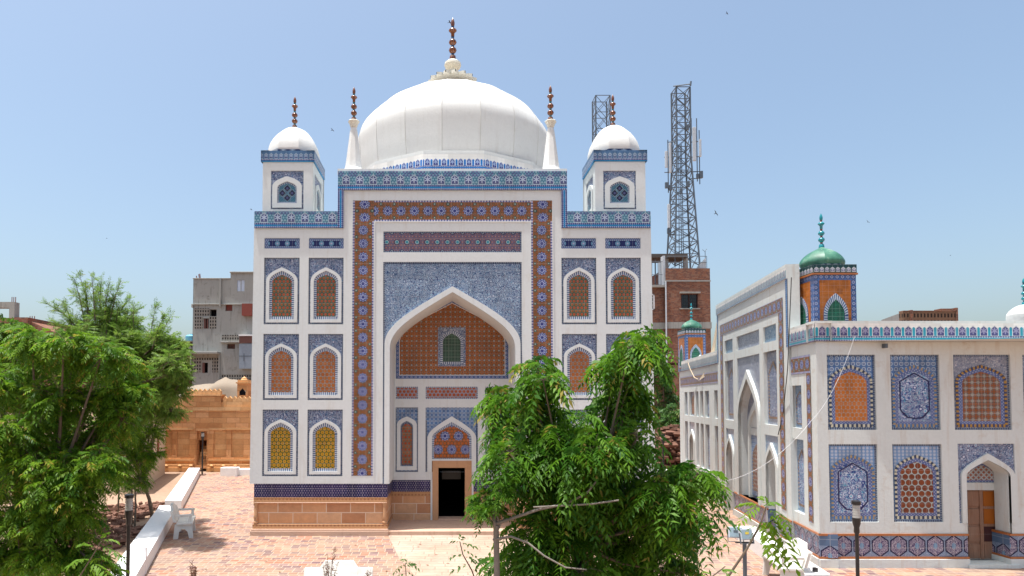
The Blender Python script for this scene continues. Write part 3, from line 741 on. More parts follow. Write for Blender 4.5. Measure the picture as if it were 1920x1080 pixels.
# clip the door hole against wall bottom
zwb = ZB(900)
lw = MB()
xw0, xw1 = XB(731) - .35, XB(966) + .35
dcx = (dl + dr) / 2
rb.gridwall(xw0, xw1, zwb, ZB(540), YB, [h for h in hs[:6]] + [(ddl, ddr, zwb - .01, ZB(877), .5)], .03)
rbo = rb.build("niche_wall", M["white"], tomb)
for x0, x1 in ((xw0, dl - .06), (dr + .06, xw1)):
    g = MB(); g.box(x0, x1, YB + .03, YB + .3, ZB(922), zwb); g.build("dado_tiles", M["dado"], tomb)
for x0, x1 in ((xw0, dl - .06), (dr + .06, xw1)):
    g = MB(); g.box(x0, x1, YB + .01, YB + .3, .12, ZB(930)); g.build("stone_base", M["plinth"], tomb)
    g = MB(); g.box(x0, x1, YB - .01, YB + .3, ZB(930) + .0, ZB(922)); g.build("carved_trim", M["carve"], tomb)
for x0, x1 in ((dl - .06, dl), (dr, dr + .06)):         # white strips beside the stone door frame, down to the floor
    g = MB(); g.box(x0, x1, YB - .03, YB + .2, .12, zwb); g.build("plaster_moulding", M["white"], tomb)
g = MB()
g.box(dl, ddl, YB - .05, YB + .45, .12, ZB(877)); g.box(ddr, dr, YB - .05, YB + .45, .12, ZB(877)); g.box(dl, dr, YB - .05, YB + .45, ZB(877), ZB(863.5))
door = g.build("doorway", M["stonebrown"], tomb, bevel=.008)
g = MB(); g.box(dl - .02, dr + .02, YB - .06, YB + .1, ZB(863.5), ZB(860.5)); g.build("lintel_ledge", M["white"], door)
g = MB(); g.box(ddl, ddr, YB - .02, YB + .45, .10, .16); g.build("threshold", M["ledge"], door)
# dim chamber behind the door with a screen wall
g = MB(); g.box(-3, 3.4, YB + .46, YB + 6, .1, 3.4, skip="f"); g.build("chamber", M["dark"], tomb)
g = MB(); g.box(ddl + .1, ddr - .1, YB + 1.6, YB + 1.65, ZB(910), ZB(893)); g.build("inner_grille", M["blackmetal"], tomb)
# tympanum over the recess
g = MB(); T0 = arch(CX, tyR - (tyL + tyR) / 2, ZB(710), ZB(645), ZB(561), "low", 14); T1 = arch(CX, tyR - (tyL + tyR) / 2 - .10, ZB(704), ZB(643), ZB(568), "low", 14)
T2 = arch(CX, tyR - (tyL + tyR) / 2 - .115, ZB(703), ZB(643), ZB(569), "low", 14)
g.fill(T2, YB - .012); tym = g.build("tympanum", M["star"], tomb)
g = MB(); g.band(T0, T1, YB - .015, YB); g.build("tile_edging", M["ringband"], tym)
g = MB(); g.band(T1, T2, YB - .018, YB - .01); g.build("plaster_line", M["lime"], tym)
x0, x1, z0, z1 = XB(821), XB(873), ZB(687), ZB(614)
g = MB(); g.rect(x0, x1, z0, z1, YB - .022); nw = g.build("window", M["arabmauve"], tomb); cx = (x0 + x1) / 2
g = MB(); A = arch(cx, .37, z0 + .07, z0 + .80, z1 - .08, "high", 8); B = arch(cx, .29, z0 + .15, z0 + .78, z1 - .20, "high", 8)
g.band(A, B, YB - .035, YB - .02); g.build("striped_border", M["stripe"], nw)
g = MB(); g.fill(B, YB - .03, cen=(cx, z0)); g.build("lattice_screen", M["screen"], nw)
# red hexagon bands and lower panels
for h in hs[:3]:
    g = MB(); g.rect(*h[:4], YB + .03); o = g.build("tile_panel", M["hexred"], tomb)
    g = MB(); t = .04; g.band([(h[0], h[2]), (h[0], h[3]), (h[1], h[3]), (h[1], h[2])], [(h[0] + t, h[2] + t), (h[0] + t, h[3] - t), (h[1] - t, h[3] - t), (h[1] - t, h[2] + t)], YB + .022); g.build("striped_border", M["stripe"], o)
for h in (hs[3], hs[5]):
    x0, x1, z0, z1 = h[:4]; cx = (x0 + x1) / 2; hw = (x1 - x0) / 2; hh = z1 - z0
    g = MB(); g.rect(x0, x1, z0, z1, YB + .04); o = g.build("window", M["ringtile"], tomb)
    g = MB(); t = .03; g.band([(x0, z0), (x0, z1), (x1, z1), (x1, z0)], [(x0 + t, z0 + t), (x0 + t, z1 - t), (x1 - t, z1 - t), (x1 - t, z0 + t)], YB + .034); g.build("tile_edging", M["edge"], o)
    A = arch(cx, hw * .88, z0 + hh * .03, z1 - hh * .27, z1 - hh * .14, "high", 8); B = arch(cx, hw * .56, z0 + hh * .09, z1 - hh * .30, z1 - hh * .21, "high", 8); C = arch(cx, hw * .44, z0 + hh * .115, z1 - hh * .32, z1 - hh * .25, "high", 8)
    g = MB(); g.band(A, B, YB - .01, YB + .04); g.build("arch_frame", M["white"], o)
    g = MB(); g.band(B, C, YB + .028); g.build("tile_edging", M["edge"], o)
    g = MB(); g.fill(C, YB + .03); g.build("tile_lattice", M["narrow"], o)
x0, x1, z0, z1 = hs[4][:4]; cx = (x0 + x1) / 2; hw = (x1 - x0) / 2
g = MB(); A = arch(cx, hw * .93, z0, ZB(822), ZB(780.5), "low", 12); g.spandrel(x0, x1, z1, A, YB + .035); o = g.build("tile_panel", M["ringtile"], tomb)
g = MB(); B = arch(cx, hw * .755, ZB(863.5), ZB(822), ZB(791), "low", 12); C = arch(cx, hw * .67, ZB(859), ZB(822), ZB(797), "low", 12)
A2 = [(x, max(z, z0)) for x, z in A]
g.band([(A[0][0], z0)] + A[1:-1] + [(A[-1][0], z0)], [(B[0][0], z0)] + B[1:-1] + [(B[-1][0], z0)], YB - .03, YB + .04, closed=False)
g.build("arch_frame", M["white"], o)
g = MB(); g.band(B, C, YB + .012); ty2 = g.build("striped_border", M["stripe"], o)
g = MB(); g.fill(C, YB + .015, cen=(cx, ZB(843))); g.build("tile_lattice", M["bigros"], o)
for s_ in (-1, 1): a_ = cx + s_ * hw * .965; g = MB(); g.rect(a_ - .022, a_ + .022, z0, z1 - .4, YB + .028); g.build("tile_edging", M["edge"], o)
# recess floor slab
g = MB(); g.box(X(728), 2 * CX - X(728), Y0 - .05, YB + .6, 0.0, .12); g.build("threshold_step", M["ledge"], tomb, bevel=.01)
# piers: dado, plinth, ledges on both sides of the recess
for s_ in (-1, 1):
    def bx(g, a, c, y0, y1, z0, z1):
        if s_ == 1: a, c = 2 * CX - c, 2 * CX - a
        g.box(a, c, y0, y1, z0, z1)
    g = MB(); bx(g, X(478), X(727), Y0 + .03, YB + .02, Z(933), Z(907)); g.build("dado_tiles", M["dado"], tomb)
    g = MB(); bx(g, X(478), X(726.5), Y0 - .0, YB + .015, Z(942), Z(933)); g.build("carved_trim", M["carve"], tomb)
    g = MB(); bx(g, X(477), X(727.5), Y0 - .04, YB + .01, Z(991), Z(983)); g.build("carved_trim", M["carve"], tomb)
    g = MB(); bx(g, X(479), X(726), Y0 + .05, YB, .2, Z(942)); g.build("stone_base", M["plinth"], tomb)
    for xc in (X(482), X(722)):
        g = MB()
        pr = [(.06, Z(983)), (.075, Z(979)), (.05, Z(976)), (.075, Z(970)), (.055, Z(965)), (.06, Z(953)), (.05, Z(950)), (.07, Z(946)), (.07, Z(942))]
        g.lathe(xc if s_ == -1 else 2 * CX - xc, Y0 + .03, pr, 12)
        g.build("corner_colonnette", M["stonebrown"], tomb, smooth=True)
    g = MB(); bx(g, X(479), X(726), Y0 - .02, YB, Z(943.5), Z(941.6)); bx(g, X(475), X(729), Y0 - .10, YB + .02, Z(994), Z(991)); bx(g, X(474), X(730), Y0 - .13, YB + .03, 0, Z(994.2)); g.build("base_ledge", M["ledge"], tomb, bevel=.01)
g = MB(); g.box(BX0 + .05, BX1 - .05, YB, YE - .02, 0, Z(907), skip="tf"); g.build("side_base", M["stonebrown"], tomb)
# dome ------------------------------------------------------------------
DX, DY = fx(849, YF + 5.9), YF + 5.9
RD = 3.93
dm = MB(); zb0 = fz(316, DY - RD * .97)
prof = [(3.62, zb0 - .6), (3.64, zb0 + .3), (3.74, zb0 + 1.0), (3.78, 13.3)]
prof += [(3.80 * max(0.0, 1 - t ** 1.8) ** (1 / 1.4) + .002, 13.8 + 2.6 * t) for t in (0, .12, .24, .36, .48, .58, .67, .75, .82, .88, .93, .97, 1.0)]
def spline(P, k=4):
    out = []
    for i in range(len(P) - 1):
        p0, p1, p2, p3 = P[max(i - 1, 0)], P[i], P[i + 1], P[min(i + 2, len(P) - 1)]
        for j in range(k):
            t = j / k; out.append(tuple(.5 * (2 * b + (c - a) * t + (2 * a - 5 * b + 4 * c - d) * t * t + (3 * b - a - 3 * c + d) * t ** 3) for a, b, c, d in zip(p0, p1, p2, p3)))
    return out + [P[-1]]
prof = prof[:1] + spline(prof[1:], 4)
dm.lathe(DX, DY, prof, facets=18, sub=6, ph=R(-6.0), flat=0.75)
dome = dm.build("dome", M["domewhite"], tomb, smooth=True, sharp=13)
def polyring(g, n, r0, r1, z0, z1, ph, m=0, uvz=True):
    L = 0
    for i in range(n):
        a0, a1 = ph + 2 * math.pi * i / n, ph + 2 * math.pi * (i + 1) / n
        p = [(DX + r0 * math.sin(a0), DY - r0 * math.cos(a0), z0), (DX + r0 * math.sin(a1), DY - r0 * math.cos(a1), z0), (DX + r1 * math.sin(a1), DY - r1 * math.cos(a1), z1), (DX + r1 * math.sin(a0), DY - r1 * math.cos(a0), z1)]
        l = math.dist(p[0][:2], p[1][:2]); g.face(p, [(L, 0), (L + l, 0), (L + l, z1 - z0), (L, z1 - z0)], m); L += math.ceil(l / .28) * .28 if l > .28 else l
g = MB(); polyring(g, 12, RD, RD, zb0 - .6, zb0 - .02, R(15)); polyring(g, 12, RD + .0, RD + .0, zb0 + .49, zb0 + .62, R(15)); polyring(g, 12, RD + .0, RD - .35, zb0 + .62, zb0 + .70, R(15)); g.build("drum", M["domewhite"], tomb)
g = MB(); polyring(g, 12, RD + .015, RD + .015, zb0 - .02, zb0 + .50, R(15)); g.build("merlon_tiles", M["merlon"], tomb)
for q in range(18):                                    # thin plaster ribs along the dome facets
    a = R(-6.0) + 2 * math.pi * q / 18; pr_ = prof[1::3]
    if math.cos(a) < -.25: continue
    g = MB(); g.tube([(DX + (r + .0) * math.sin(a), DY - (r + .0) * math.cos(a), z) for r, z in pr_ if r > .5], .014, 5, cap=False); g.build("rib", M["ribline"], dome, smooth=True)
# lotus crown
zt_ = fz(151.5, DY)
g = MB()
for i in range(16):
    a = 2 * math.pi * i / 16 + .1; r0, r1 = .35, .95 - (.0)
    for (w0, w1, ra, rbb, z0, z1) in ((.10, .17, .30, .62, zt_ - .06, zt_ - .04), (.17, .13, .62, .84, zt_ - .04, zt_ - .02), (.13, .015, .84, .98, zt_ - .02, zt_ - .03)):
        t = Vector((math.cos(a), math.sin(a))); s2 = Vector((-t.y, t.x)); c = Vector((DX, DY))
        A = c + t * ra - s2 * w0; Bp = c + t * ra + s2 * w0; Cc = c + t * rbb + s2 * w1; D = c + t * rbb - s2 * w1
        g.face([(A.x, A.y, z0), (Bp.x, Bp.y, z0), (Cc.x, Cc.y, z1), (D.x, D.y, z1)]); g.face([(A.x, A.y, z0 - .12), (Bp.x, Bp.y, z0 - .12), (Cc.x, Cc.y, z1 - .10), (D.x, D.y, z1 - .10)])
        g.face([(A.x, A.y, z0 - .12), (A.x, A.y, z0), (D.x, D.y, z1), (D.x, D.y, z1 - .10)]); g.face([(Bp.x, Bp.y, z0 - .12), (Bp.x, Bp.y, z0), (Cc.x, Cc.y, z1), (Cc.x, Cc.y, z1 - .10)])
for i in range(8):
    a = 2 * math.pi * i / 8 + .25; x, y = DX + .47 * math.cos(a), DY + .47 * math.sin(a)
    g.lathe(x, y, [(.13, zt_ - .1), (.17, zt_ + .02), (.14, zt_ + .10), (.06, zt_ + .15), (.005, zt_ + .16)], 8)
g.build("lotus_crown", M["cream"], tomb)
zc = lambda p: fz(p, DY)
g = MB(); g.lathe(DX, DY, [(.24, zt_ - .05), (.19, zc(144)), (.165, zc(138)), (.18, zc(132)), (.30, zc(127)), (.335, zc(123)), (.32, zc(119)), (.22, zc(115)), (.10, zc(113))], 24); g.build("finial_pedestal", M["cream"], tomb, smooth=True)
finial(tomb, DX, DY, zc(113.5), zc(33) - zc(113.5), [M["beadbrown"], M["glazeblue"]])
# corner spires on the portal block --------------------------------------
for px_, cap0, tip in ((661, 235, 163), (1035, 233, 160)):
    yy = Y0 + .55; x = fx(px_, yy); zz = lambda p: fz(p, yy)
    g = MB(); z0 = wt + .09
    g.box(x - .42, x + .42, yy - .45, yy + .45, wt - .05, z0 + .04)
    g.lathe(x, yy, [(.33, z0 + .04), (.325, z0 + .10), (.27, z0 + .20), (.24, z0 + .4), (.115, zz(245)), (.10, zz(243)), (.10, zz(241)), (.10, zz(240.5))], facets=8, sub=1, ph=R(22.5))
    sp = g.build("corner_spire", M["domewhite"], tomb)
    g = MB(); g.lathe(x, yy, [(.08, zz(241)), (.11, zz(238)), (.13, zz(234)), (.185, zz(228.5)), (.17, zz(227)), (.05, zz(226.5))], facets=8, sub=1, ph=0); g.build("capital", M["cream"], sp)
    finial(sp, x, yy, zz(227.5), zz(tip) - zz(227.5), [M["beadbrown"], M["glazeteal"]])
# roof kiosks -------------------------------------------------------------
def tomb_kiosk(pl, pr, ptop, pbot, ptip, pdome):
    yk = Y0 + .55; x0, x1 = fx(pl, yk), fx(pr, yk); wv = x1 - x0; zz = lambda p: fz(p, yk); z1, z0 = zz(ptop), zr
    cx = (x0 + x1) / 2; cy = yk + wv / 2; zw = zz(pbot)
    k = MB(); winw = wv * .62
    hole = (x0 + wv * .175, x0 + wv * .80, zz(392), zz(320))
    k.gridwall(x0 + .03, x1 - .03, z0, zw, yk, [hole], .03)
    frs = []
    for side in (-1, 1):
        xx = x0 + .03 if side == -1 else x1 - .03
        # side faces: frame whose x axis runs along +-y
        fr = Matrix(((0, 1 if side == -1 else -1, 0, xx), (-1 if side == -1 else 1, 0, 0, yk + wv - .03 if side == -1 else yk), (0, 0, 1, 0), (0, 0, 0, 1)))
        kk = MB(fr); kk.gridwall(0, wv - .03, z0, zw, 0, [(wv * .175, wv * .80, hole[2], hole[3])], .03); frs.append((fr, kk))
        k.v_off = 0
        i0 = len(k.v); k.v += kk.v; k.f += [[i0 + i for i in f] for f in kk.f]; k.uv += kk.uv; k.mi += kk.mi
    k.face([(x0, yk + wv, z0), (x1, yk + wv, z0), (x1, yk + wv, zw), (x0, yk + wv, zw)])
    ko = k.build("roof_kiosk", M["white"], tomb)
    for fr, h in ((None, hole), (frs[0][0], (wv * .175, wv * .80, hole[2], hole[3])), (frs[1][0], (wv * .175, wv * .80, hole[2], hole[3]))):
        yr = (yk + .03) if fr is None else .03
        c2 = (h[0] + h[1]) / 2; hw = (h[1] - h[0]) / 2; hh = h[3] - h[2]
        g = MB(fr); g.rect(*h, yr); g.build("tile_panel", M["arabmauve"], ko)
        A = arch(c2, hw * .90, h[2] + hh * .035, h[3] - hh * .42, h[3] - hh * .15, "high", 8); B = arch(c2, hw * .60, h[2] + hh * .15, h[3] - hh * .46, h[3] - hh * .28, "high", 8)
        C = arch(c2, hw * .50, h[2] + hh * .19, h[3] - hh * .48, h[3] - hh * .33, "high", 8)
        g = MB(fr); g.band(A, B, yr - .05, yr); g.build("arch_frame", M["white"], ko)
        g = MB(fr); g.band(B, C, yr - .01); g.build("striped_border", M["stripe"], ko)
        g = MB(fr); g.fill(C, yr - .012, cen=(c2, h[2] + hh * .42)); g.build("tile_lattice", M["diamonds"], ko)
    for fr, (a, c) in ((None, (x0 - .02, x1 + .02)), (frs[0][0], (-.05, wv + .02)), (frs[1][0], (-.05, wv + .02))):
        yr = (yk - .02) if fr is None else -.05
        g = MB(fr); g.rect(a, c, zw, z1, yr, cen="b"); g.face([(a, yr, z1), (c, yr, z1), (c, yr + .25, z1 - .0), (a, yr + .25, z1)]); g.face([(a, yr, zw), (c, yr, zw), (c, yr + .06, zw), (a, yr + .06, zw)]); g.build("parapet_tiles", M["parapetk"], ko)
    g = MB(); r = wv * .49
    g.face([(x0, yk, z1 - .05), (x1, yk, z1 - .05), (x1, yk + wv, z1 - .05), (x0, yk + wv, z1 - .05)])
    g.lathe(cx, cy, [(r * 1.06, z1 - .06), (r * 1.06, z1 + .07)], facets=8, sub=1, ph=R(22.5)); g.build("drum", M["edge"], ko)
    zd = fz(pdome, cy); hd = zd - z1
    g = MB(); g.lathe(cx, cy, [(r * 1.0, z1 - .02), (r * 1.04, z1 + hd * .12), (r * 1.03, z1 + hd * .25), (r * .96, z1 + hd * .42), (r * .84, z1 + hd * .58), (r * .68, z1 + hd * .73), (r * .48, z1 + hd * .86), (r * .26, z1 + hd * .95), (r * .1, z1 + hd * .985), (.001, z1 + hd)], facets=8, sub=6, ph=R(22.5), flat=.8); g.build("dome", M["domewhite"], ko, smooth=True, sharp=14)
    finial(ko, cx, cy, zd - .03, fz(ptip, cy) - zd + .03, [M["beadbrown"], M["glazeteal"]])
    return ko
def parapetk(n, u, v):
    P = 0.155; a = u.cen(P); c = n.mix(0.0, (0.07, 0.15, 0.28), (0.07, 0.15, 0.28))
    c = cartouche(n, c, a, v, 0.055, 0.10, 0.28, (0.03, 0.035, 0.17), (0.32, 0.42, 0.50), (0.32, 0.42, 0.54))
    chk = (((u / 0.05).fract() - 0.5).abs() + ((v / 0.05).fract() - 0.5).abs()).lt(0.42)
    low = n.mix(chk, (0.02, 0.03, 0.14), (0.40, 0.42, 0.55)); low = n.mix(v.lt(0.04), low, (0.01, 0.20, 0.42))
    return n.mix(v.gt(0.09), low, c)
M["parapetk"] = tile("blue_kiosk_parapet", parapetk, joint=.155)
sub(tomb_kiosk(487, 586, 283, 304, 181, 240), "left roof kiosk"); sub(tomb_kiosk(1117, 1216, 282, 303, 177, 236), "right roof kiosk")
# ================================================================== shrine hall on the right
hall = empty("shrine_hall", "long white flat roofed shrine hall with green domed kiosks on the right", "shrine")
HY = gy(1064.0); HX = fx(1531, HY); DIR = Vector((0.168, 1.0)).normalized()
def uof(px, off=0.0):                 # distance along the long wall for an image column; off = how far the plane stands out to the left
    k = (px - PX) / F / math.cos(TH); ox, oy = HX - DIR.y * off, HY + DIR.x * off
    return (ox - k * oy) / (k * DIR.y - DIR.x)
def yof(u, off=0.0): return HY + DIR.x * off + DIR.y * u
def frame(off=0.0): return Matrix(((-DIR.x, DIR.y, 0, HX - DIR.y * off), (-DIR.y, -DIR.x, 0, HY + DIR.x * off), (0, 0, 1, 0), (0, 0, 0, 1)))
def hz(py, px, off=0.0): return fz(py, yof(uof(px, off), off))
FR0, POFF = frame(), 0.06; FR1 = frame(POFF)
LEN = uof(1274); UB0, UB1 = uof(1480, POFF), uof(1346, POFF)      # central bay
zp0, zp1, zd0, zd1 = hz(640, 1531), hz(604.5, 1531), .235, .79     # parapet tiles, dado
EXR = 9.0                             # how far the front runs to the right
body = MB()
# ---- front face
YFH = HY
HXf = lambda p: fx(p, YFH)
HZf = lambda p: fz(p, YFH)
cols = [(1551, 1642), (1670, 1762), (1788, 1895)]
r1, r2 = (806, 665), (979, 833)
fh = [(HXf(a), HXf(c), HZf(r1[0]), HZf(r1[1]), .05) for a, c in cols] + [(HXf(a), HXf(c), HZf(r2[0]), HZf(r2[1]), .05) for a, c in cols[:2]]
fh += [(HXf(1918), HXf(1918) + 1.15, HZf(r1[0]), HZf(r1[1]), .05), (HXf(1946), HXf(1946) + 1.15, HZf(r2[0]), HZf(r2[1]), .05)]
dL, dR, dT = HXf(1792), HXf(1898), HZf(832)            # door panel (spandrel) and the arch in it
aL, aR = HXf(1806), HXf(1888)
spz = HZf(981)
fh.append((dL, dR, zd1 + .001, dT, .03))
body.gridwall(HX, HX + EXR, zd1, zp0, YFH, fh, .05)
# long wall, far wing and near wing (bay in front)
holesL = []
def LH(pa, pb, z0, z1, off=0.0, dp=.10): return (-uof(pa, off), -uof(pb, off), z0, z1, dp)
zU0, zU1, zL0, zL1 = 3.27, 4.38, 1.08, 2.98
nb0, nb1 = hz(701, 1500), hz(668, 1500)
near = [LH(1483.5, 1502, zU0, zU1), LH(1484.5, 1504, zL0, zL1)]
fpx = [(1283, 1288.5), (1291.5, 1301), (1304, 1309), (1312, 1318), (1321, 1329)]
far = []
for i, (a, c) in enumerate(fpx):
    far.append(LH(a, c, zU0, zU1)); far.append(LH(a, c, zL0 if i != 1 else zd1 + .001, zL1))
far += [LH(1338.5, 1345, zU0, zU1), LH(1338.5, 1345, zL0, zL1)]
body2 = MB(FR0)
body2.gridwall(-UB0 - .0, 0, zd1, zp0, 0, near, .10)
body2.gridwall(-LEN, -UB1 + .0, zd1, zp0, 0, far, .10)
bh = 7.6
# roof, back and plinths
body2.face([(-LEN, 0, zp0), (-LEN, 9, zp0), (0, 9, zp0), (0, 0, zp0)])
body2.face([(-LEN, 0, 0), (-LEN, 9, 0), (-LEN, 9, zp0), (-LEN, 0, zp0)])
body2.box(-LEN, 0 + .0, -.0, .25, zp1, zp1 + .001)
i0 = len(body.v); body.v += body2.v; body.f += [[i0 + i for i in f] for f in body2.f]; body.uv += body2.uv; body.mi += body2.mi
body.face([(HX, YFH, zp0), (HX + EXR, YFH, zp0), (HX + EXR, YFH + 5, zp0), (HX + .85, YFH + 5, zp0)])
wall_h = body.build("wall", M["hall"], hall)
# dado, plinth with door gaps
def rest_strip(name, mat, fr, x0, x1, z0, z1, y0, y1, cen="b"):
    g = MB(fr); g.rect(x0, x1, z0, z1, y0, cen=cen); g.box(x0, x1, y0 + .0005, y1, z0, z1, skip="f"); return g.build(name, mat, hall)
dgl, dgr = HXf(1806), HXf(1884)
for x0, x1, dq in ((HX - .0, dgl, .05), (dgr, HX + EXR, .5)):
    rest_strip("dado_tiles", M["halldado"], None, x0, x1, zd0, zd1, YFH - .0, YFH + dq)
    g = MB(); g.box(x0 - .012, x1 + (.012 if x1 < 15 else 0), YFH - .03, YFH + dq, zd1 - .035, zd1 + .012); g.build("orange_trim", M["orangetrim"], hall)
    g = MB(); g.box(x0 - .012, x1 + (.012 if x1 < 15 else 0), YFH - .03, YFH + dq, zd0 - .03, zd0 + .02); g.build("orange_trim", M["orangetrim"], hall)
    g = MB(); g.box(x0 - .03, x1 + .0, YFH - .06, YFH + dq, -.05, zd0 - .03); g.build("plinth", M["hall"], hall, bevel=.006)
# doors on the long wall: gaps in dado
d_far = LH(1291.5, 1301, 0, 1); db1 = LH(1359.5, 1374.5, 0, 1, POFF); db2 = LH(1435.5, 1459, 0, 1, POFF)
segs = [(FR0, -LEN, d_far[0]), (FR0, d_far[1], -UB1), (FR0, -UB0, 0.0), (FR1, -UB1, db1[0]), (FR1, db1[1], db2[0]), (FR1, db2[1], -UB0)]
for fr, x0, x1 in segs:
    rest_strip("dado_tiles", M["halldado"], fr, x0, x1, zd0, zd1, 0, .4)
    for za, zb_ in ((zd1 - .035, zd1 + .012), (zd0 - .03, zd0 + .02)):
        g = MB(fr); g.box(x0 - .0, x1 + (.02 if x1 == 0 else 0), -.03, .02, za, zb_); g.build("orange_trim", M["orangetrim"], hall)
    g = MB(fr); g.box(x0 - .0, x1 + (.02 if x1 == 0 else 0), -.06, .4, -.05, zd0 - .03); g.build("plinth", M["hall"], hall)
# parapets -----------------------------------------------------------------
def hall_parapet(fr, x0, x1, zA, zB, mat, cap=.05, nm="parapet_tiles", y=-.05, back=.35):
    g = MB(fr); g.rect(x0, x1, zA, zB, y, cen="b"); g.face([(x0, y, zA), (x1, y, zA), (x1, 0.02, zA), (x0, .02, zA)]); o = g.build(nm, M[mat], hall)
    g = MB(fr); g.box(x0, x1, y - .0, back, zB + .0005, zB + cap); g.face([(x0, back - .02, zA), (x1, back - .02, zA), (x1, back - .02, zB), (x0, back - .02, zB)]); g.build("coping", M["hall"], hall)
    return o
frF = Matrix.Translation((HX, YFH, 0))
hall_parapet(frF, -.05, EXR, zp0, zp0 + .43, "merlonhall", .06)
hall_parapet(FR0, -UB0, .05, zp0, zp0 + .43, "merlonhall", .06)
hall_parapet(FR0, -LEN, -UB1, zp0, zp0 + .43, "merlongrey", .06)
# ---- front face panels ----------------------------------------------------
def hall_panel(fr, parent, x0, x1, z0, z1, y, kind, back, stripe, lab=None):
    cx = (x0 + x1) / 2; hw = (x1 - x0) / 2; hh = z1 - z0
    g = MB(fr); g.rect(x0, x1, z0, z1, y); o = g.build("tile_panel", M[back], parent)
    if lab: sub(o, lab)
    t = min(.04, hw * .1); g = MB(fr); g.band([(x0, z0), (x0, z1), (x1, z1), (x1, z0)], [(x0 + t, z0 + t), (x0 + t, z1 - t), (x1 - t, z1 - t), (x1 - t, z0 + t)], y - .006); g.build("tile_edging", M["edge"], o)
    A = arch(cx, hw * .90, z0 + hh * .035, z1 - hh * .36, z1 - hh * .135, "high", 10); B = arch(cx, hw * .80, z0 + hh * .075, z1 - hh * .365, z1 - hh * .175, "high", 10)
    C = arch(cx, hw * .66, z0 + hh * .115, z1 - hh * .38, z1 - hh * .225, "high", 10)
    g = MB(fr); g.band(A, B, y - .016); g.build("striped_border", M[stripe], o)
    if kind == "medallion":
        g = MB(fr); g.band(B, C, y - .010); g.build("tile_edging", M["edge2"], o)
        g = MB(fr); g.fill(C, y - .011); g.build("tile_lattice", M["arabwhite"], o)
        w2 = hw * .62; zt2, zb2 = z1 - hh * .235, z0 + hh * .14; s2 = hh * .12
        def hexa(k): return [(cx - w2 * .55 + k, zb2 + k * .8 + s2 * .15), (cx - w2 + k, zb2 + s2 + k * .3), (cx - w2 + k, zt2 - s2 - k * .3), (cx, zt2 - k), (cx + w2 - k, zt2 - s2 - k * .3), (cx + w2 - k, zb2 + s2 + k * .3), (cx + w2 * .55 - k, zb2 + k * .8 + s2 * .15), (cx, zb2 + k)]
        g = MB(fr); g.band(hexa(0), hexa(.035), y - .017); g.build("medallion_outline", M["navyline"], o)
    else:
        g = MB(fr); g.band(B, C, y - .010); g.build("tile_edging", M["edge2"], o)
        g = MB(fr); g.fill(C, y - .013); g.build("tile_lattice", M[kind], o)
    return o
M["edge2"] = tile("blue_mauve_edging", lambda n, u, v: n.mix(((u * 80.0).sin() * (v * 80.0).sin()).gt(0.45), (0.08, 0.12, 0.28), (0.36, 0.38, 0.48)))
M["navyline"] = plain("navy_glaze_line", (0.012, 0.012, 0.075), 0.3)
spec = [("hexbright", "ringtile", "stripecream", "upper panel of bright orange hexagons"), ("medallion", "ringtile", "stripemix", "upper blue floral medallion panel"), ("star2", "arabgrey", "stripeochre", "upper panel of brown and grey stars"),
        ("medallion", "ringtile2", "stripemix", "lower blue floral medallion panel"), ("dotscream", "ringtile2", "stripecream", "lower panel of dark brown dots on cream"), ("hexbright", "arab", "stripecream", None), ("dotscream", "ringtile", "stripecream", None)]
M["ringtile2"] = tile("pale_blue_ring_tiles", lambda n, u, v: n.mix(((u.cen(0.095) * u.cen(0.095) + v.cen(0.08) * v.cen(0.08)).sqrt()).lt(0.032), (0.16, 0.28, 0.48), (0.40, 0.46, 0.56)), var=0.3)
for h, (k, bk, stp, lab) in zip(fh[:7], spec): hall_panel(None, hall, h[0], h[1], h[2], h[3], YFH + .05, k, bk, stp, lab)
# doorway in the front
cx = (aL + aR) / 2; A = arch(cx, (aR - aL) / 2 + .115, spz, HZf(893), HZf(850), "low", 12); B = arch(cx, (aR - aL) / 2 + .0, spz, HZf(893), HZf(862.5), "low", 12)
g = MB(); g.spandrel(dL, dR, dT, A, YFH + .03); sp = g.build("tile_panel", M["arabmauve"], hall); sub(sp, "blue and mauve arabesque panel over the wooden door")
g = MB(); g.face([(dL, YFH + .03, zd1), (B[0][0], YFH + .03, zd1), (B[0][0], YFH + .03, spz), (dL, YFH + .03, spz)]); g.face([(B[-1][0], YFH + .03, zd1), (dR, YFH + .03, zd1), (dR, YFH + .03, spz), (B[-1][0], YFH + .03, spz)])
g.box(dL, B[0][0], YFH, YFH + .03, zd1, spz); g.box(B[-1][0], dR, YFH, YFH + .03, zd1, spz)
g.band(A, B, YFH - .02, YFH + .04, closed=False); Bd = [(B[0][0], zd1)] + B[1:-1] + [(B[-1][0], zd1)]; g.strip(Bd, YFH - .02, YFH + .46)
g.box(B[0][0] - .02, B[0][0], YFH + .02, YFH + .46, 0, zd1 + .02); g.box(B[-1][0], B[-1][0] + .02, YFH + .02, YFH + .46, 0, zd1 + .02)
af = g.build("arch_frame", M["hall"], hall)
yd = YFH + .46; zl = fz(905, yd)
g = MB(); lx0, lx1 = B[0][0] - .1, B[-1][0] + .1
ddl_, ddr_ = fx(1806, yd), fx(1865, yd); dtop, dbot = fz(919, yd), fz(1052, yd)
g.box(lx0, ddl_, yd, yd + .1, 0, zl); g.box(ddr_, lx1, yd, yd + .1, 0, zl); g.box(ddl_, ddr_, yd, yd + .1, dtop, zl); g.box(ddr_ + .03, ddr_ + .14, yd - .02, yd, dbot, dtop + .02)
g.build("door_frame", M["hall"], hall)
g = MB(); g.rect(lx0, lx1, zl, 3.2, yd + .02); ty = g.build("tile_panel", M["arablight"], hall)
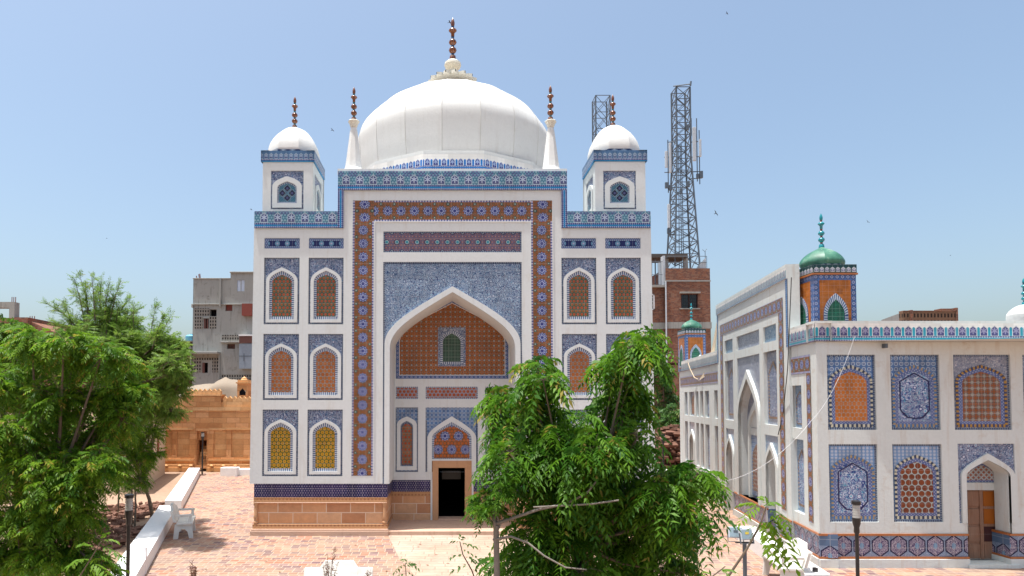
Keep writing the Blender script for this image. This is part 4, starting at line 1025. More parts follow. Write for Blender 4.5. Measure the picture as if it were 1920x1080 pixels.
C = arch((fx(1800, yd) + fx(1872, yd)) / 2, (fx(1872, yd) - fx(1800, yd)) / 2, zl + .06, zl + .12, fz(872, yd), "low", 8)
g = MB(); g.fill(C, yd + .012); g.build("tile_lattice", M["tymp"], ty)
C2 = arch((C[0][0] + C[-1][0]) / 2, (C[-1][0] - C[0][0]) / 2 + .05, zl + .02, zl + .12, fz(867, yd), "low", 8); g = MB(); g.band(C2, C, yd + .008); g.build("tile_edging", M["edge2"], ty)
g = MB(); g.box(B[0][0] - .05, B[-1][0] + .12, YFH - .10, yd, -.02, .08); g.build("door_step", M["hall"], hall)
g = MB(); g.box(B[0][0], B[-1][0], yd - .08, yd + .1, .08, dbot); g.build("threshold", M["hall"], hall)
dm_ = (ddl_ + ddr_) / 2 - .01
dr_ = MB(); dr_.box(ddl_, dm_, yd + .06, yd + .09, dbot, dtop); dr_.box(dm_, ddr_, yd + .05, yd + .08, dbot, dtop); do = dr_.build("door", M["woodold"], hall)
hgt = dtop - dbot
for (a, c, mt) in ((ddl_, dm_, None), (dm_, ddr_, 1)):
    w_ = c - a
    for i in range(4):
        z0_, z1_ = dbot + hgt * (i / 4 + .02) - (0.02 if i else 0), dbot + hgt * ((i + 1) / 4 - .02)
        m = M["woodorange"] if (mt and i >= 2) else M["rust2"] if (mt and i == 1) else M["woodold"]
        g = MB(); g.box(a + w_ * .16, c - w_ * .12, yd + .04, yd + .055, z0_ + .02, z1_); g.build("door_panel", m, do)
g = MB(); g.box(dm_ - .045, dm_ + .035, yd + .02, yd + .05, dbot, dtop); g.build("door_post", M["woodold"], do)
# ---- long wall panels -------------------------------------------------------
def arch_panel(fr, x0, x1, z0, z1, y, back, medal=None, lab=None):
    cx = (x0 + x1) / 2; hw = (x1 - x0) / 2; hh = z1 - z0; zs = max(z0, .0)
    g = MB(fr); g.rect(x0, x1, z0, z1, y); o = g.build("tile_panel", M[back], hall)
    A = arch(cx, hw * .74, z0 + hh * .08, z1 - hh * .36, z1 - hh * .13, "ogee", 8); B = arch(cx, hw * .60, z0 + hh * .11, z1 - hh * .37, z1 - hh * .18, "ogee", 8)
    g = MB(fr); g.band(A, B, y - .015); g.build("tile_edging", M["stripeochre"], o)
    g = MB(fr); g.fill(B, y - .012); g.build("tile_lattice", M[medal or "arabwhite"], o)
    return o
for i, h in enumerate(near): arch_panel(FR0, *h[:4], .10, "arablight", "arabwhite")
# rosette frame of the near wing
def rosband(fr, x0, x1, z0, z1, y, vert):
    g = MB(fr); g.rect(x0, x1, z0, z1, y, cen="v" if vert else "h"); return g.build("rosette_band", M["rosettepale"], hall)
nL, nR = -uof(1465), -uof(1520); 
rosband(FR0, -uof(1478.5), -uof(1520), nb0, nb1, -.012, False); rosband(FR0, -uof(1512.5), -uof(1520.5), .98, nb0, -.013, True)
rosband(FR0, -LEN + .25, -UB1 - .02, nb0, nb1, -.012, False); 
for i, h in enumerate(far):
    if abs(h[2] - (zd1 + .001)) > 1e-4: arch_panel(FR0, *h[:4], .10, "arabgrey" if i % 4 else "arablight", "arabwhite" if i % 4 < 2 else "narrow")
def long_door(fr, x0, x1, ztop, zapex, zsp, back="arabgrey", ztile=None, dp=.55):
    cx = (x0 + x1) / 2; hw = (x1 - x0) / 2
    A = arch(cx, hw * .99, zd1, zsp, zapex + .1, "ogee", 10); B = arch(cx, hw * .74, 0, zsp, zapex - .08, "ogee", 10)
    g = MB(fr); g.spandrel(x0, x1, ztop, [(a, max(b, zd1)) for a, b in A], .03); o = g.build("tile_panel", M[back], hall)
    A = [(a, max(b, zd1 * 0)) for a, b in A]; A[0] = (A[0][0], zd1); A[-1] = (A[-1][0], zd1); B2 = [B[0]] + B[1:-1] + [B[-1]]
    g = MB(fr); g.band(A, [(B[0][0], zd1)] + B[1:-1] + [(B[-1][0], zd1)], -.04, .04, closed=False); g.strip(B2, -.04, dp); g.build("arch_frame", M["hall"], o)
    g = MB(fr); g.rect(x0 - .05, x1 + .05, 0, ztop, dp, 0); g.build("niche_wall", M["hall"], o)
    for xx in (x0, x1): pass
    g = MB(fr)
    g.face([(x0, .0, 0), (x0, dp, 0), (x0, dp, zd1), (x0, 0, zd1)]); g.face([(x1, .0, 0), (x1, dp, 0), (x1, dp, zd1), (x1, 0, zd1)]); g.build("jamb", M["hall"], o)
    w_ = x1 - x0
    g = MB(fr); g.box(x0 + w_ * .22, x1 - w_ * .22, dp - .04, dp - .005, .1, zsp); g.build("door", M["woodold"], o)
    return o
h = far[3]; long_door(FR0, h[0], h[1], zL1, 2.55, 2.05)
# ---- central bay ------------------------------------------------------------
bay = MB(FR1); x0b, x1b = -UB1, -UB0; zc1 = hz(522, 1480, POFF); zc2 = hz(503.5, 1480, POFF); zc3 = hz(495.5, 1480, POFF)
bz = lambda py, px=1444: hz(py, px, POFF)
nc, cc, fc = (1432, 1456.5), (1382, 1424.5), (1359.5, 1374.5)
cz0 = (bz(610, 1456), bz(641, 1456)); 
bh_ = []
smallz = (5.69, 6.17); tallz = (3.28, 5.42); doorz = 2.97
for c in (nc, cc, fc): bh_.append(LH(*c, *smallz, POFF, .06))
for c in (nc, fc): bh_.append(LH(*c, *tallz, POFF, .10)); bh_.append(LH(*c, zd1 + .001, doorz, POFF, .03))
bh_.append(LH(*cc, zd1 + .001, 5.42, POFF, .04))
bay.gridwall(x0b, x1b, zd1, zc1, 0, bh_, .06)
bay.box(x0b, x1b, .0, .30, zc3 - .1, zc3, skip="")
bay.face([(x1b, 0, 0), (x1b, POFF + .02, 0), (x1b, POFF + .02, zp0), (x1b, 0, zp0)]); bay.face([(x0b, 0, 0), (x0b, POFF + .02, 0), (x0b, POFF + .02, zp0), (x0b, 0, zp0)])
bay.face([(x1b, 0, zp0 - .5), (x1b, .30, zp0 - .5), (x1b, .30, zc3 - .1), (x1b, 0, zc3 - .1)]); bay.face([(x0b, 0, zp0 - .5), (x0b, .30, zp0 - .5), (x0b, .30, zc3 - .1), (x0b, 0, zc3 - .1)])
bay.face([(x0b, 1.3, zp0 - .5), (x1b, .30, zp0 - .5), (x1b, .30, zc3 - .1), (x0b, 1.3, zc3 - .1)])
bay.build("portal_bay", M["hall"], hall)
g = MB(FR1); g.rect(x0b, x1b, zc1, zc2 + .02, -.04, cen="m"); g.build("parapet_tiles", M["merlongrey"], hall)
g = MB(FR1); g.rect(x0b, x1b, zc2 + .02, zc3, -.042); g.face([(x0b, -.04, zc1), (x1b, -.04, zc1), (x1b, 0, zc1), (x0b, 0, zc1)]); g.face([(x0b, -.042, zc3), (x1b, -.042, zc3), (x1b, .02, zc3), (x0b, .02, zc3)]); g.face([(x1b, -.04, zc1), (x1b, 0, zc1), (x1b, 0, zc3), (x1b, -.04, zc3)]); g.build("coping", M["hall"], hall)
for xa_ in (x0b, x1b - .16): g = MB(FR1); g.rect(xa_, xa_ + .16, zp0, zc1, -.012, cen="v"); g.build("tile_edging", M["tealedge"], hall)
rb0, rb1 = 6.43, 6.82; pv = .40
rosband(FR1, x0b + .45, x1b - .38, rb0, rb1, -.012, False); rosband(FR1, x1b - .38 - .36, x1b - .38, 1.0, rb0, -.013, True); rosband(FR1, x0b + .45, x0b + .45 + .36, 1.0, rb0, -.013, True)
for k, h in enumerate(bh_[:3]):
    g = MB(FR1); g.rect(*h[:4], .06); g.build("tile_panel", M["turqband" if k != 1 else "arabgrey"], hall)
for h in (bh_[3], bh_[5]): arch_panel(FR1, *h[:4], .10, "arabgrey", "arabmauve")
for h in (bh_[4], bh_[6]): long_door(FR1, h[0], h[1], doorz, 2.66, 2.0, "arablight", dp=.45)
h = bh_[7]; cx = (h[0] + h[1]) / 2; hw = (h[1] - h[0]) / 2
A = arch(cx, hw * .99, zd1, 3.35, 4.98, "ogee", 14); B = arch(cx, hw * .84, zd1, 3.35, 4.70, "ogee", 14)
g = MB(FR1); g.spandrel(h[0], h[1], 5.42, A, .04); o = g.build("tile_panel", M["arabgrey"], hall)
g = MB(FR1); g.band(A, B, -.05, .05, closed=False); g.strip(B, -.05, .26); g.build("arch_frame", M["hall"], o)
g = MB(FR1); g.rect(h[0], h[1], zd1, 5.3, .26); g.build("niche_wall", M["arabgrey"], o)
A = arch(cx, hw * .62, zd1, 3.1, 3.95, "ogee", 10); B = arch(cx, hw * .48, zd1, 3.1, 3.70, "ogee", 10); C = arch(cx, hw * .36, 3.15, 3.3, 3.5, "ogee", 10)
g = MB(FR1); g.band(A, B, .18, .26); g.rect(cx - hw * .5, cx + hw * .5, 2.85, 3.08, .23); g.build("arch_frame", M["hall"], o)
g = MB(FR1); g.rect(cx - hw * .47, cx + hw * .47, 3.1, 3.62, .245); g.build("niche_wall", M["hall"], o)
arch_panel(FR1, cx - hw * .47, cx + hw * .47, zd1 + .1, 2.84, .245, "ringtile", "dotscream")
g = MB(FR1); g.rect(h[0], h[1], zd1, zd1 + .001, .5); g.face([(h[0], 0, zd1), (h[1], 0, zd1), (h[1], .26, zd1), (h[0], .26, zd1)]); g.build("sill", M["hall"], o)
# ---- green domed kiosks -------------------------------------------------------
M["merlongreen"] = tile("dark_green_merlon_tiles", lambda n, u, v: cartouche(n, n.mix(0.0, (0.01, 0.045, 0.05), (0.01, 0.045, 0.05)), u.cen(.14), v, .055, .03, .16, (0.03, 0.03, 0.14), (0.48, 0.50, 0.52), (0.42, 0.42, 0.5)), joint=.14)
def green_kiosk(x0, y0, w_, zb_, H_, lab, parent=hall):
    """tiled square kiosk: body height H_, frame with its left face visible"""
    Fm = Matrix.Translation((x0, y0, 0)); L = Matrix(((0, 1, 0, x0), (-1, 0, 0, y0 + w_), (0, 0, 1, 0), (0, 0, 0, 1))); Rr = Matrix(((0, -1, 0, x0 + w_), (1, 0, 0, y0), (0, 0, 1, 0), (0, 0, 0, 1)))
    zt = zb_ + H_; e = .13 * w_
    g = MB(); g.box(x0, x0 + w_, y0, y0 + w_, zb_, zt, skip="d"); k = g.build("roof_kiosk", M["ringband"], parent); sub(k, lab)
    for fr in (Fm, L, Rr):
        g = MB(fr); g.rect(e, w_ - e, zb_ + .09, zt - .17, -.01); g.build("tile_panel", M["orangetile"], k)
        A = arch(w_ / 2, w_ * .285, zb_ + .14, zb_ + H_ * .40, zt - .17 - H_ * .19, "high", 8); B = arch(w_ / 2, w_ * .205, zb_ + .22, zb_ + H_ * .39, zt - .17 - H_ * .28, "high", 8)
        g = MB(fr); g.band(A, B, -.035, -.01); g.build("striped_border", M["stripe"], k)
        g = MB(fr); g.fill(B, -.02, cen=(w_ / 2, zb_ + .2)); g.build("lattice_screen", M["screengreen"], k)
        g = MB(fr); g.box(-.03, w_ + .03, -.04, .02, zt - .03, zt + .015); g.build("orange_trim", M["orangetrim"], k)
        g = MB(fr); g.rect(-.01, w_ + .01, zt + .015, zt + .24, -.02, cen="b"); g.face([(-.01, -.02, zt + .24), (w_ + .01, -.02, zt + .24), (w_ + .01, .08, zt + .24), (-.01, .08, zt + .24)]); g.build("merlon_tiles", M["merlongreen"], k)
    cx, cy, r = x0 + w_ / 2, y0 + w_ / 2, w_ * .49; z1 = zt + .23
    g = MB(); g.face([(x0, y0, z1 - .03), (x0 + w_, y0, z1 - .03), (x0 + w_, y0 + w_, z1 - .03), (x0, y0 + w_, z1 - .03)]); g.lathe(cx, cy, [(r * .94, z1 - .05), (r * .94, z1 + .06)], facets=8, sub=1, ph=R(22.5)); g.build("drum", M["edge"], k)
    hd = w_ * .47
    g = MB(); P = spline([(r * .93, z1 + .05), (r * 1.0, z1 + .05 + hd * .14), (r * .99, z1 + .05 + hd * .30), (r * .86, z1 + .05 + hd * .52), (r * .64, z1 + .05 + hd * .72), (r * .38, z1 + .05 + hd * .88), (r * .18, z1 + .05 + hd * .97), (.06, z1 + .07 + hd)], 3)
    g.lathe(cx, cy, P, facets=8, sub=6, ph=R(22.5), flat=.55); g.build("dome", M["greendome"], k, smooth=True, sharp=14)
    finial(k, cx, cy, z1 + .05 + hd, w_ * .86, [M["turq"], M["rust"]], wid=.95)
    return k
yk = yof(0) + 1.15; xk = fx(1529, yk); wk = fx(1609, yk) - xk; zkb = zp0 + .05
green_kiosk(xk, yk, wk, zkb, fz(513, yk) - zkb, "large green domed kiosk at the near corner of the hall")
yk2 = yof(LEN) - 1.3; xk2 = fx(1286, yk2); green_kiosk(xk2, yk2, fx(1324, yk2) - xk2, zkb, fz(626, yk2) - zkb, "small distant green domed kiosk at the far corner of the hall")
# small white dome with turquoise finial at the right edge of the roof
yw = YFH + 4.6; xw = fx(1925, yw); zw_ = fz(602, yw)
g = MB(); r = (fx(1925, yw) - fx(1898, yw)); zz_ = fz(598, yw)
P = spline([(r, zp0), (r, zz_), (r * .97, zz_ + r * .35), (r * .8, zz_ + r * .62), (r * .5, zz_ + r * .86), (r * .2, zz_ + r * .98), (.02, zz_ + r)], 3); g.lathe(xw, yw, P, 24); rd = g.build("roof_dome", M["domewhite"], hall, smooth=True); finial(rd, xw, yw, zz_ + r * .97, r * 1.9, [M["turq"], M["glazeblue"]])
g = MB(); x_ = HXf(1657); g.box(x_ - .03, x_ + .03, YFH - .13, YFH - .0, HZf(653), HZf(645)); g.build("wall_lamp", M["galv"], hall)
# ================================================================== low kerb walls
def slab_line(name, Ya, Yb, off, wdt, h, mat, label, cat, group=None, xf=kerb_x):
    g = MB(); xa, xb = xf(Ya) + off, xf(Yb) + off
    vs = [(xa - wdt, Ya, 0), (xa, Ya, 0), (xb, Yb, 0), (xb - wdt, Yb, 0)]; vs += [(x, y, h) for x, y, z in vs]
    g.mesh(vs, [(0, 1, 5, 4), (1, 2, 6, 5), (2, 3, 7, 6), (3, 0, 4, 7), (4, 5, 6, 7)])
    o = g.build(name, M[mat], bevel=.012); return tag(o, label, cat, group)
slab_line("kerb_wall", 5, 22.3, -.0, .60, .35, "lime", "low whitewashed wall in front, running behind the side bench", "low wall", "whitewashed low walls")
slab_line("kerb_wall", 23.3, 34.4, .07, .60, .37, "lime", "low whitewashed wall farther back, ending at the sandstone tomb", "low wall", "whitewashed low walls")
yb_ = gy(893); g = MB(); g.box(fx(415, yb_), fx(446, yb_), yb_, yb_ + .5, 0, .44); g.box(fx(446, yb_), fx(520, yb_), yb_ + .3, yb_ + .8, 0, .34)
tag(g.build("kerb_block", M["lime"], bevel=.01), "short white block wall beside the far corner of the tomb", "low wall")
hx_ = lambda Y: 7.98 + (Y - 13.5) * .168
slab_line("kerb_wall", 13.5, 18.6, 0, .52, .37, "lime", "low whitewashed wall along the foot of the shrine hall, behind the right bench", "low wall", "whitewashed low walls", hx_)
g = MB(); g.box(7.72, 7.80, 13.62, 13.7, .37, .46); tag(g.build("small_box", M["blackmetal"]), "tiny dark junction box on the white wall by the hall corner", "box")
g = MB(); g.box(10.1, 11.6, 32.5, 33.0, 0, .45); tag(g.build("kerb_block", M["lime"], bevel=.01), "distant white low wall between the tomb and the hall", "low wall")
g = MB(); y_ = 14.9; g.box(fx(276, y_), fx(281, y_), y_ - .05, y_, 0.0, fz(1026, y_)); tag(g.build("marker_post", M["paint"]), "stubby rust streaked white post against the low wall", "post")

# ================================================================== benches
def bench(x, y, rz, label):
    t = empty("garden_bench", label, "bench", "white concrete benches", (x, y, 0), rz)   # length along x, sitter faces -y
    g = MB(); g.box(-.65, .65, -.02, .42, .40, .46); g.build("seat", M["benchc"], t, bevel=.012)
    for s_ in (-1, 1):
        g = MB(Matrix(((0, 0, 0, 0), (0, 0, 0, 0), (0, 0, 0, 0), (0, 0, 0, 1)))); x0, x1 = s_ * .56 - .035, s_ * .56 + .035
        g = MB(); prof_ = [(-.03, 0), (.07, 0), (.12, .20), (.20, .28), (.30, .28), (.36, .18), (.38, 0), (.50, 0), (.46, .40), (-.02, .40), (.0, .28)]
        a = [(x0, p[0], p[1]) for p in prof_]; bb = [(x1, p[0], p[1]) for p in prof_]; n = len(prof_)
        g.mesh(a + bb, [tuple(range(n)), tuple(range(2 * n - 1, n - 1, -1))] + [(i, (i + 1) % n, n + (i + 1) % n, n + i) for i in range(n)]); g.build("leg", M["benchc"], t, bevel=.006)
        g = MB(); g.box(x0, x1, .0, .46, .63, .69); g.box(x0 + .005, x1 - .005, .02, .10, .46, .63); g.build("armrest", M["benchc"], t, bevel=.008)
    tl = .14
    pf = [(-.64, .48), (.64, .48), (.64, .80), (.36, .80), (.27, .92), (-.27, .92), (-.36, .80), (-.64, .80)]
    g = MB(); n = len(pf); yb = lambda z: .42 + (z - .46) * .30
    a = [(p[0], yb(p[1]), p[1]) for p in pf]; bb = [(p[0], yb(p[1]) + .07, p[1]) for p in pf]
    g.mesh(a + bb, [tuple(range(n)), tuple(range(2 * n - 1, n - 1, -1))] + [(i, (i + 1) % n, n + (i + 1) % n, n + i) for i in range(n)]); g.build("backrest", M["benchc"], t, bevel=.01)
    return t
an = math.atan2(.327, 1)              # left bench: back against the kerb wall, facing right
bench(-7.60, 19.25, R(90) + an, "weathered white bench standing sideways against the left low wall")
bench(fx(632, 12.0), 11.75, R(0), "white bench facing the camera in front of the tomb, only its back showing")
bench(7.15, 14.25, R(-90) - math.atan(.168), "white bench behind the floodlight, facing away from the shrine hall")

# ================================================================== lamp posts and floodlights
def lamp(x, y, top, r, label):
    t = empty("lamp_post", label, "lamp", "black garden lamp posts", (x, y, 0))
    g = MB(); g.tube([(0, 0, 0), (0, 0, top - .42)], r, 12); g.build("pole", M["blackmetal"], t, smooth=True)
    k = r / .026
    g = MB(); g.lathe(0, 0, [(r, top - .45), (r * 1.5, top - .42), (r * 1.4, top - .36), (r * 2.1, top - .30), (r * 2.2, top - .235), (r * 1.7, top - .23)], 16); g.build("collar", M["blackmetal"], t, smooth=True)
    L = [(r * 1.6, top - .235)]
    for i in range(5): z_ = top - .23 + i * .035; L += [(r * 1.95, z_), (r * 1.95, z_ + .022), (r * 1.7, z_ + .024), (r * 1.7, z_ + .034)]
    g = MB(); g.lathe(0, 0, L, 16); g.build("lens", M["lens"], t, smooth=True)
    g = MB(); g.lathe(0, 0, [(r * 1.6, top - .06), (r * 2.4, top - .055), (r * 2.4, top - .01), (r * 1.5, top), (.001, top)], 16); g.build("cap", M["blackmetal"], t)
    g = MB(); g.box(-.16, .16, -.14, .14, 0, .03); g.build("base_plate", M["rubble"], t)
lamp(fx(246, 9.2), 9.2, fz(926, 9.2), .026, "black lamp post in front of the left low wall, below the big tree")
lamp(fx(381.5, gy(891)), gy(891), fz(810, gy(891)), .042, "distant black lamp post before the brown sandstone tomb")
lamp(fx(1600, 8.6), 8.6, fz(938, 8.6), .0235, "nearest black lamp post, in front of the shrine hall door side")
lamp(fx(1242, 33), 33, fz(815, 33), .045, "distant black lamp post between the tomb and the hall")
fy = 10.0; t = empty("floodlight_post", "grey post with two square floodlights above the right bench", "floodlight", loc=(fx(1391, fy), fy, 0))
zt = fz(1018, fy)
g = MB(); g.tube([(0, 0, 0), (0, 0, zt)], .03, 10); g.build("pole", M["galv"], t, smooth=True)
g = MB(); g.box(-.14, .14, -.02, .02, zt, zt + .015); g.build("crossbar", M["blackmetal"], t)
for dx, dy, rz, a in ((.01, -.06, R(12), 1), (-.10, .08, R(-14), 0)):
    fr = Matrix.Translation((dx, dy, zt + .145)) @ Matrix.Rotation(rz, 4, "Z") @ Matrix.Rotation(R(-12), 4, "X")
    g = MB(fr); g.box(-.105, .105, 0, .05, -.085, .085); g.box(-.085, .085, .05, .08, -.06, .06); h_ = g.build("floodlight_head", M["antenna"], t, bevel=.004)
    g = MB(fr); g.box(-.088, .088, -.006, .0, -.068, .068); g.build("glass", M["glass"], h_)
    g = MB(fr); g.box(-.03, .03, -.009, -.006, .0, .035); g.build("reflector", M["yellow"] if a else M["galv"], h_)
    g = MB(fr); g.box(-.118, -.108, .01, .03, -.14, .02); g.box(.108, .118, .01, .03, -.14, .02); g.box(-.118, .118, .01, .03, -.145, -.135); g.build("bracket", M["galv"], h_)

# ================================================================== brown sandstone tomb behind, left
ST = empty("sandstone_tomb", "carved brown sandstone tomb with mud domed roof, behind the left low wall", "tomb")
ys = gy(883.5); sx_ = lambda p: fx(p, ys); sz_ = lambda p: fz(p, ys)
g = MB(); pans = [(300, 324), (333, 357), (402, 426), (435, 458), (470, 494)]
hl = [(sx_(a), sx_(c), sz_(857), sz_(808), .10) for a, c in pans] + [(sx_(368), sx_(391), sz_(872), sz_(808), .6)]
g.gridwall(sx_(225), sx_(560), .15, sz_(768), ys, hl, .1); g.box(sx_(225), sx_(560), ys + .7, ys + 7, 0, sz_(768) - .1, skip="f"); g.build("wall", M["sand"], ST)
for a, c in pans: g = MB(); g.rect(sx_(a), sx_(c), sz_(857), sz_(808), ys + .10); g.build("niche_panel", M["sandpale"], ST)
for z0, z1, o in ((0, sz_(876), .30), (sz_(876), sz_(870), .22), (sz_(864.5), sz_(860.5), .08), (sz_(806), sz_(802), .05)):
    for xa, xc in ((sx_(225), sx_(366)), (sx_(393), sx_(560))): g = MB(); g.box(xa, xc, ys - o, ys + .05, z0, z1); g.build("base_moulding", M["sandpale"], ST)
g = MB(); g.box(sx_(225), sx_(560), ys - .08, ys + .3, sz_(770), sz_(762)); g.box(sx_(225), sx_(348), ys - .02, ys + .3, sz_(762), sz_(750)); g.box(sx_(416), sx_(560), ys - .02, ys + .3, sz_(762), sz_(754)); g.build("cornice", M["sandpale"], ST)
g = MB(); g.box(sx_(346), sx_(416), ys - .12, ys + .5, sz_(762), sz_(741)); g.build("central_parapet", M["sand"], ST)
g = MB(); g.box(sx_(344), sx_(418), ys - .18, ys + .5, sz_(742), sz_(739.5)); g.build("cornice", M["sandpale"], ST)
def crenel(x0, x1, z, h_, y):
    g = MB(); n = int((x1 - x0) / .26)
    for i in range(n):
        a = x0 + (x1 - x0) * i / n; w_ = (x1 - x0) / n; m_ = a + w_ / 2
        g.face([(a + .02, y, z), (a + w_ - .02, y, z), (a + w_ - .02, y, z + h_ * .6), (m_, y, z + h_), (a + .02, y, z + h_ * .6)])
        g.face([(a + .02, y, z + h_ * .6), (m_, y, z + h_), (m_, y + .18, z + h_), (a + .02, y + .18, z + h_ * .6)]); g.face([(m_, y, z + h_), (a + w_ - .02, y, z + h_ * .6), (a + w_ - .02, y + .18, z + h_ * .6), (m_, y + .18, z + h_)])
        g.face([(a + .02, y + .18, z), (a + w_ - .02, y + .18, z), (a + w_ - .02, y + .18, z + h_ * .6), (m_, y + .18, z + h_), (a + .02, y + .18, z + h_ * .6)])
    g.box(x0, x1, y + .02, y + .16, z - .02, z + h_ * .55); g.build("crenellation", M["sandpale"], ST)
crenel(sx_(346), sx_(416), sz_(739.5), .32, ys - .10); crenel(sx_(418), sx_(560), sz_(754), .34, ys - .02); crenel(sx_(225), sx_(346), sz_(750), .2, ys - .02)
# stair inside the doorway
g = MB()
for i in range(7): g.box(sx_(368), sx_(391), ys + .10 + i * .16, ys + 2.2, .15 + i * .17, .15 + (i + 1) * .17)
g.build("stair", M["sandpale"], ST)
g = MB(); g.box(sx_(366), sx_(393), ys + .3, ys + .5, sz_(826), sz_(808)); g.box(sx_(366), sx_(370), ys + .02, ys + .3, .15, sz_(808)); g.box(sx_(389), sx_(393), ys + .02, ys + .3, .15, sz_(808)); g.build("door_frame", M["sand"], ST)
g = MB()
for p_ in (318, 343, 364, 402, 424, 446): g.lathe(sx_(p_), ys - .30, [(.10, sz_(873.5)), (.11, sz_(872)), (.06, sz_(870.4)), (.005, sz_(870))], 8)
g.build("rosette_knobs", M["sandpale"], ST)
# mud dome
g = MB(); k = 40; rows_ = 10; vs = []; cxm, cym = sx_(382), ys + 3.4
for j in range(rows_ + 1):
    for i in range(k):
        a = 2 * math.pi * i / k; tt = j / rows_ * math.pi / 2; rx = 3.2 * math.cos(tt) ** .6 + .02; n_ = mnoise.noise(Vector((math.cos(a) * 1.6, math.sin(a) * 1.6, j * .25)))
        vs.append((cxm + rx * math.cos(a) * (1 + .12 * n_), cym + 2.4 * math.cos(tt) ** .6 * math.sin(a) * (1 + .12 * n_), sz_(755) + 1.2 * math.sin(tt) * (1 + .28 * mnoise.noise(Vector((math.cos(a) * 2.2 + 7, math.sin(a) * 2.2, 3))) + (.22 if math.cos(a) > -.1 and math.cos(a) < .75 else -.05))))
fs = [(j * k + i, j * k + (i + 1) % k, (j + 1) * k + (i + 1) % k, (j + 1) * k + i) for j in range(rows_) for i in range(k)]
g.mesh(vs, fs); g.build("mud_dome", M["mud"], ST, smooth=True)
yk_ = ys + .3; kx = lambda p: fx(p, yk_); kz = lambda p: fz(p, yk_)
g = MB(); g.gridwall(kx(445), kx(465), kz(756), kz(719), yk_, [(kx(449.5), kx(461), kz(741), kz(732), .5)], .5)
for a, c in ((445, 446), (464, 465)): g.box(kx(a), kx(c), yk_ + .001, yk_ + .6, kz(756), kz(719))
tk = g.build("roof_kiosk", M["sand"], ST)
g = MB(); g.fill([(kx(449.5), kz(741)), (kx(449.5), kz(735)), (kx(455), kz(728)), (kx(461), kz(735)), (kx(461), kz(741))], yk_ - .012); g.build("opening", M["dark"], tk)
g = MB(); g.box(kx(443), kx(467), yk_ - .1, yk_ + .7, kz(719), kz(716.5)); g.box(kx(445.5), kx(464.5), yk_, yk_ + .6, kz(716.5), kz(712)); g.lathe((kx(445) + kx(465)) / 2, yk_ + .3, [(.2, kz(712)), (.14, kz(710)), (.16, kz(709)), (.05, kz(707)), (.01, kz(705))], 10); g.build("roof", M["sandpale"], tk)

# beige walled building on the left, seen along its flank
g = MB(); pA, pB = (fx(312, gy(889)), gy(889)), (fx(255, gy(927)), gy(927)); zt = 3.62
q = [(pB[0], pB[1]), (pA[0], pA[1]), (pA[0] - 7, pA[1] + 1.5), (pB[0] - 7, pB[1] + 1.5)]
vs = [(x, y, 0) for x, y in q] + [(x, y, zt) for x, y in q]
g.mesh(vs, [(0, 1, 5, 4), (1, 2, 6, 5), (2, 3, 7, 6), (3, 0, 4, 7), (4, 5, 6, 7)]); bb = g.build("wall", M["beige"])
bo = empty("rendered_outhouse", "plain beige rendered outhouse seen along its side, behind the small trees on the left", "building"); bb.parent = bo
d_ = (Vector(pA) - Vector(pB)).normalized(); nn = Vector((d_.y, -d_.x))
g = MB(Matrix(((d_.x, -nn.x, 0, pB[0]), (d_.y, -nn.y, 0, pB[1]), (0, 0, 1, 0), (0, 0, 0, 1))))
g.box(5.2, 5.6, -.04, .02, 1.2, 2.4); g.build("window", M["rust"], bo)
g = MB(Matrix(((d_.x, -nn.x, 0, pB[0]), (d_.y, -nn.y, 0, pB[1]), (0, 0, 1, 0), (0, 0, 0, 1)))); g.box(-.05, 7.9, -.10, .1, zt, zt + .15); g.build("coping", M["beige"], bo)

# ================================================================== grey apartment building
GB = empty("grey_apartment_building", "tall unpainted grey rendered building with block screens, behind the sandstone tomb", "building")
yg = 56.0; gx = lambda p: fx(p, yg); gz = lambda p: fz(p, yg)
g = MB(); x0, x1 = gx(360), gx(500)
hl = [(gx(391), gx(404.5), gz(593), gz(580), .5), (gx(380.5), gx(390), gz(616), gz(597), .25), (gx(421), gx(434), gz(583), gz(571), .25), (gx(442.5), gx(456.5), gz(546), gz(524.5), .12),
      (gx(379), gx(389.5), gz(699), gz(680), .3), (gx(425), gx(440), gz(654), gz(645), .25)]
g.gridwall(x0, x1, -.2, gz(522), yg, hl, .2); g.box(x0, x1, yg + .6, yg + 10, 0, gz(522), skip="f"); g.box(x0, x0 + .02, yg, yg + .6, 0, gz(522)); g.box(gx(430), x1, yg - .0, yg + 6, gz(522), gz(510)); g.build("wall", M["concrete"], GB)
for a, c, zt_, zb_, dd, mt in ((391, 404.5, 580, 593, .5, "dark"), (380.5, 390, 597, 616, .25, "dark"), (421, 434, 571, 583, .25, "rust"), (379, 389.5, 680, 699, .3, "dark"), (425, 440, 645, 654, .25, "brickdark")):
    g = MB(); g.rect(gx(a), gx(c), gz(zb_), gz(zt_), yg + dd - .02); g.build("window", M[mt], GB)
g = MB(); g.rect(gx(442.5), gx(449), gz(546), gz(524.5), yg + .08); g.rect(gx(450), gx(456.5), gz(546), gz(524.5), yg + .08); w_ = g.build("window", M["paintblue"], GB)
g = MB(); g.box(gx(449), gx(450), yg + .04, yg + .1, gz(546), gz(524.5)); g.build("frame", M["concrete"], w_)
for a, c in ((381.5, 384.5), (387, 389)): g = MB(); g.box(gx(a), gx(c), yg - .05, yg + .1, gz(615.5), gz(598)); g.build("shutter", M["shutterbrown"], GB)
g = MB(); g.box(gx(379.5), gx(383.5), yg - .05, yg + .1, gz(699), gz(680)); g.build("shutter", M["shutterbrown"], GB)
g = MB(); g.box(gx(379.0), gx(391), yg - .12, yg, gz(597), gz(595.6)); g.build("window_ledge", M["concrete"], GB)
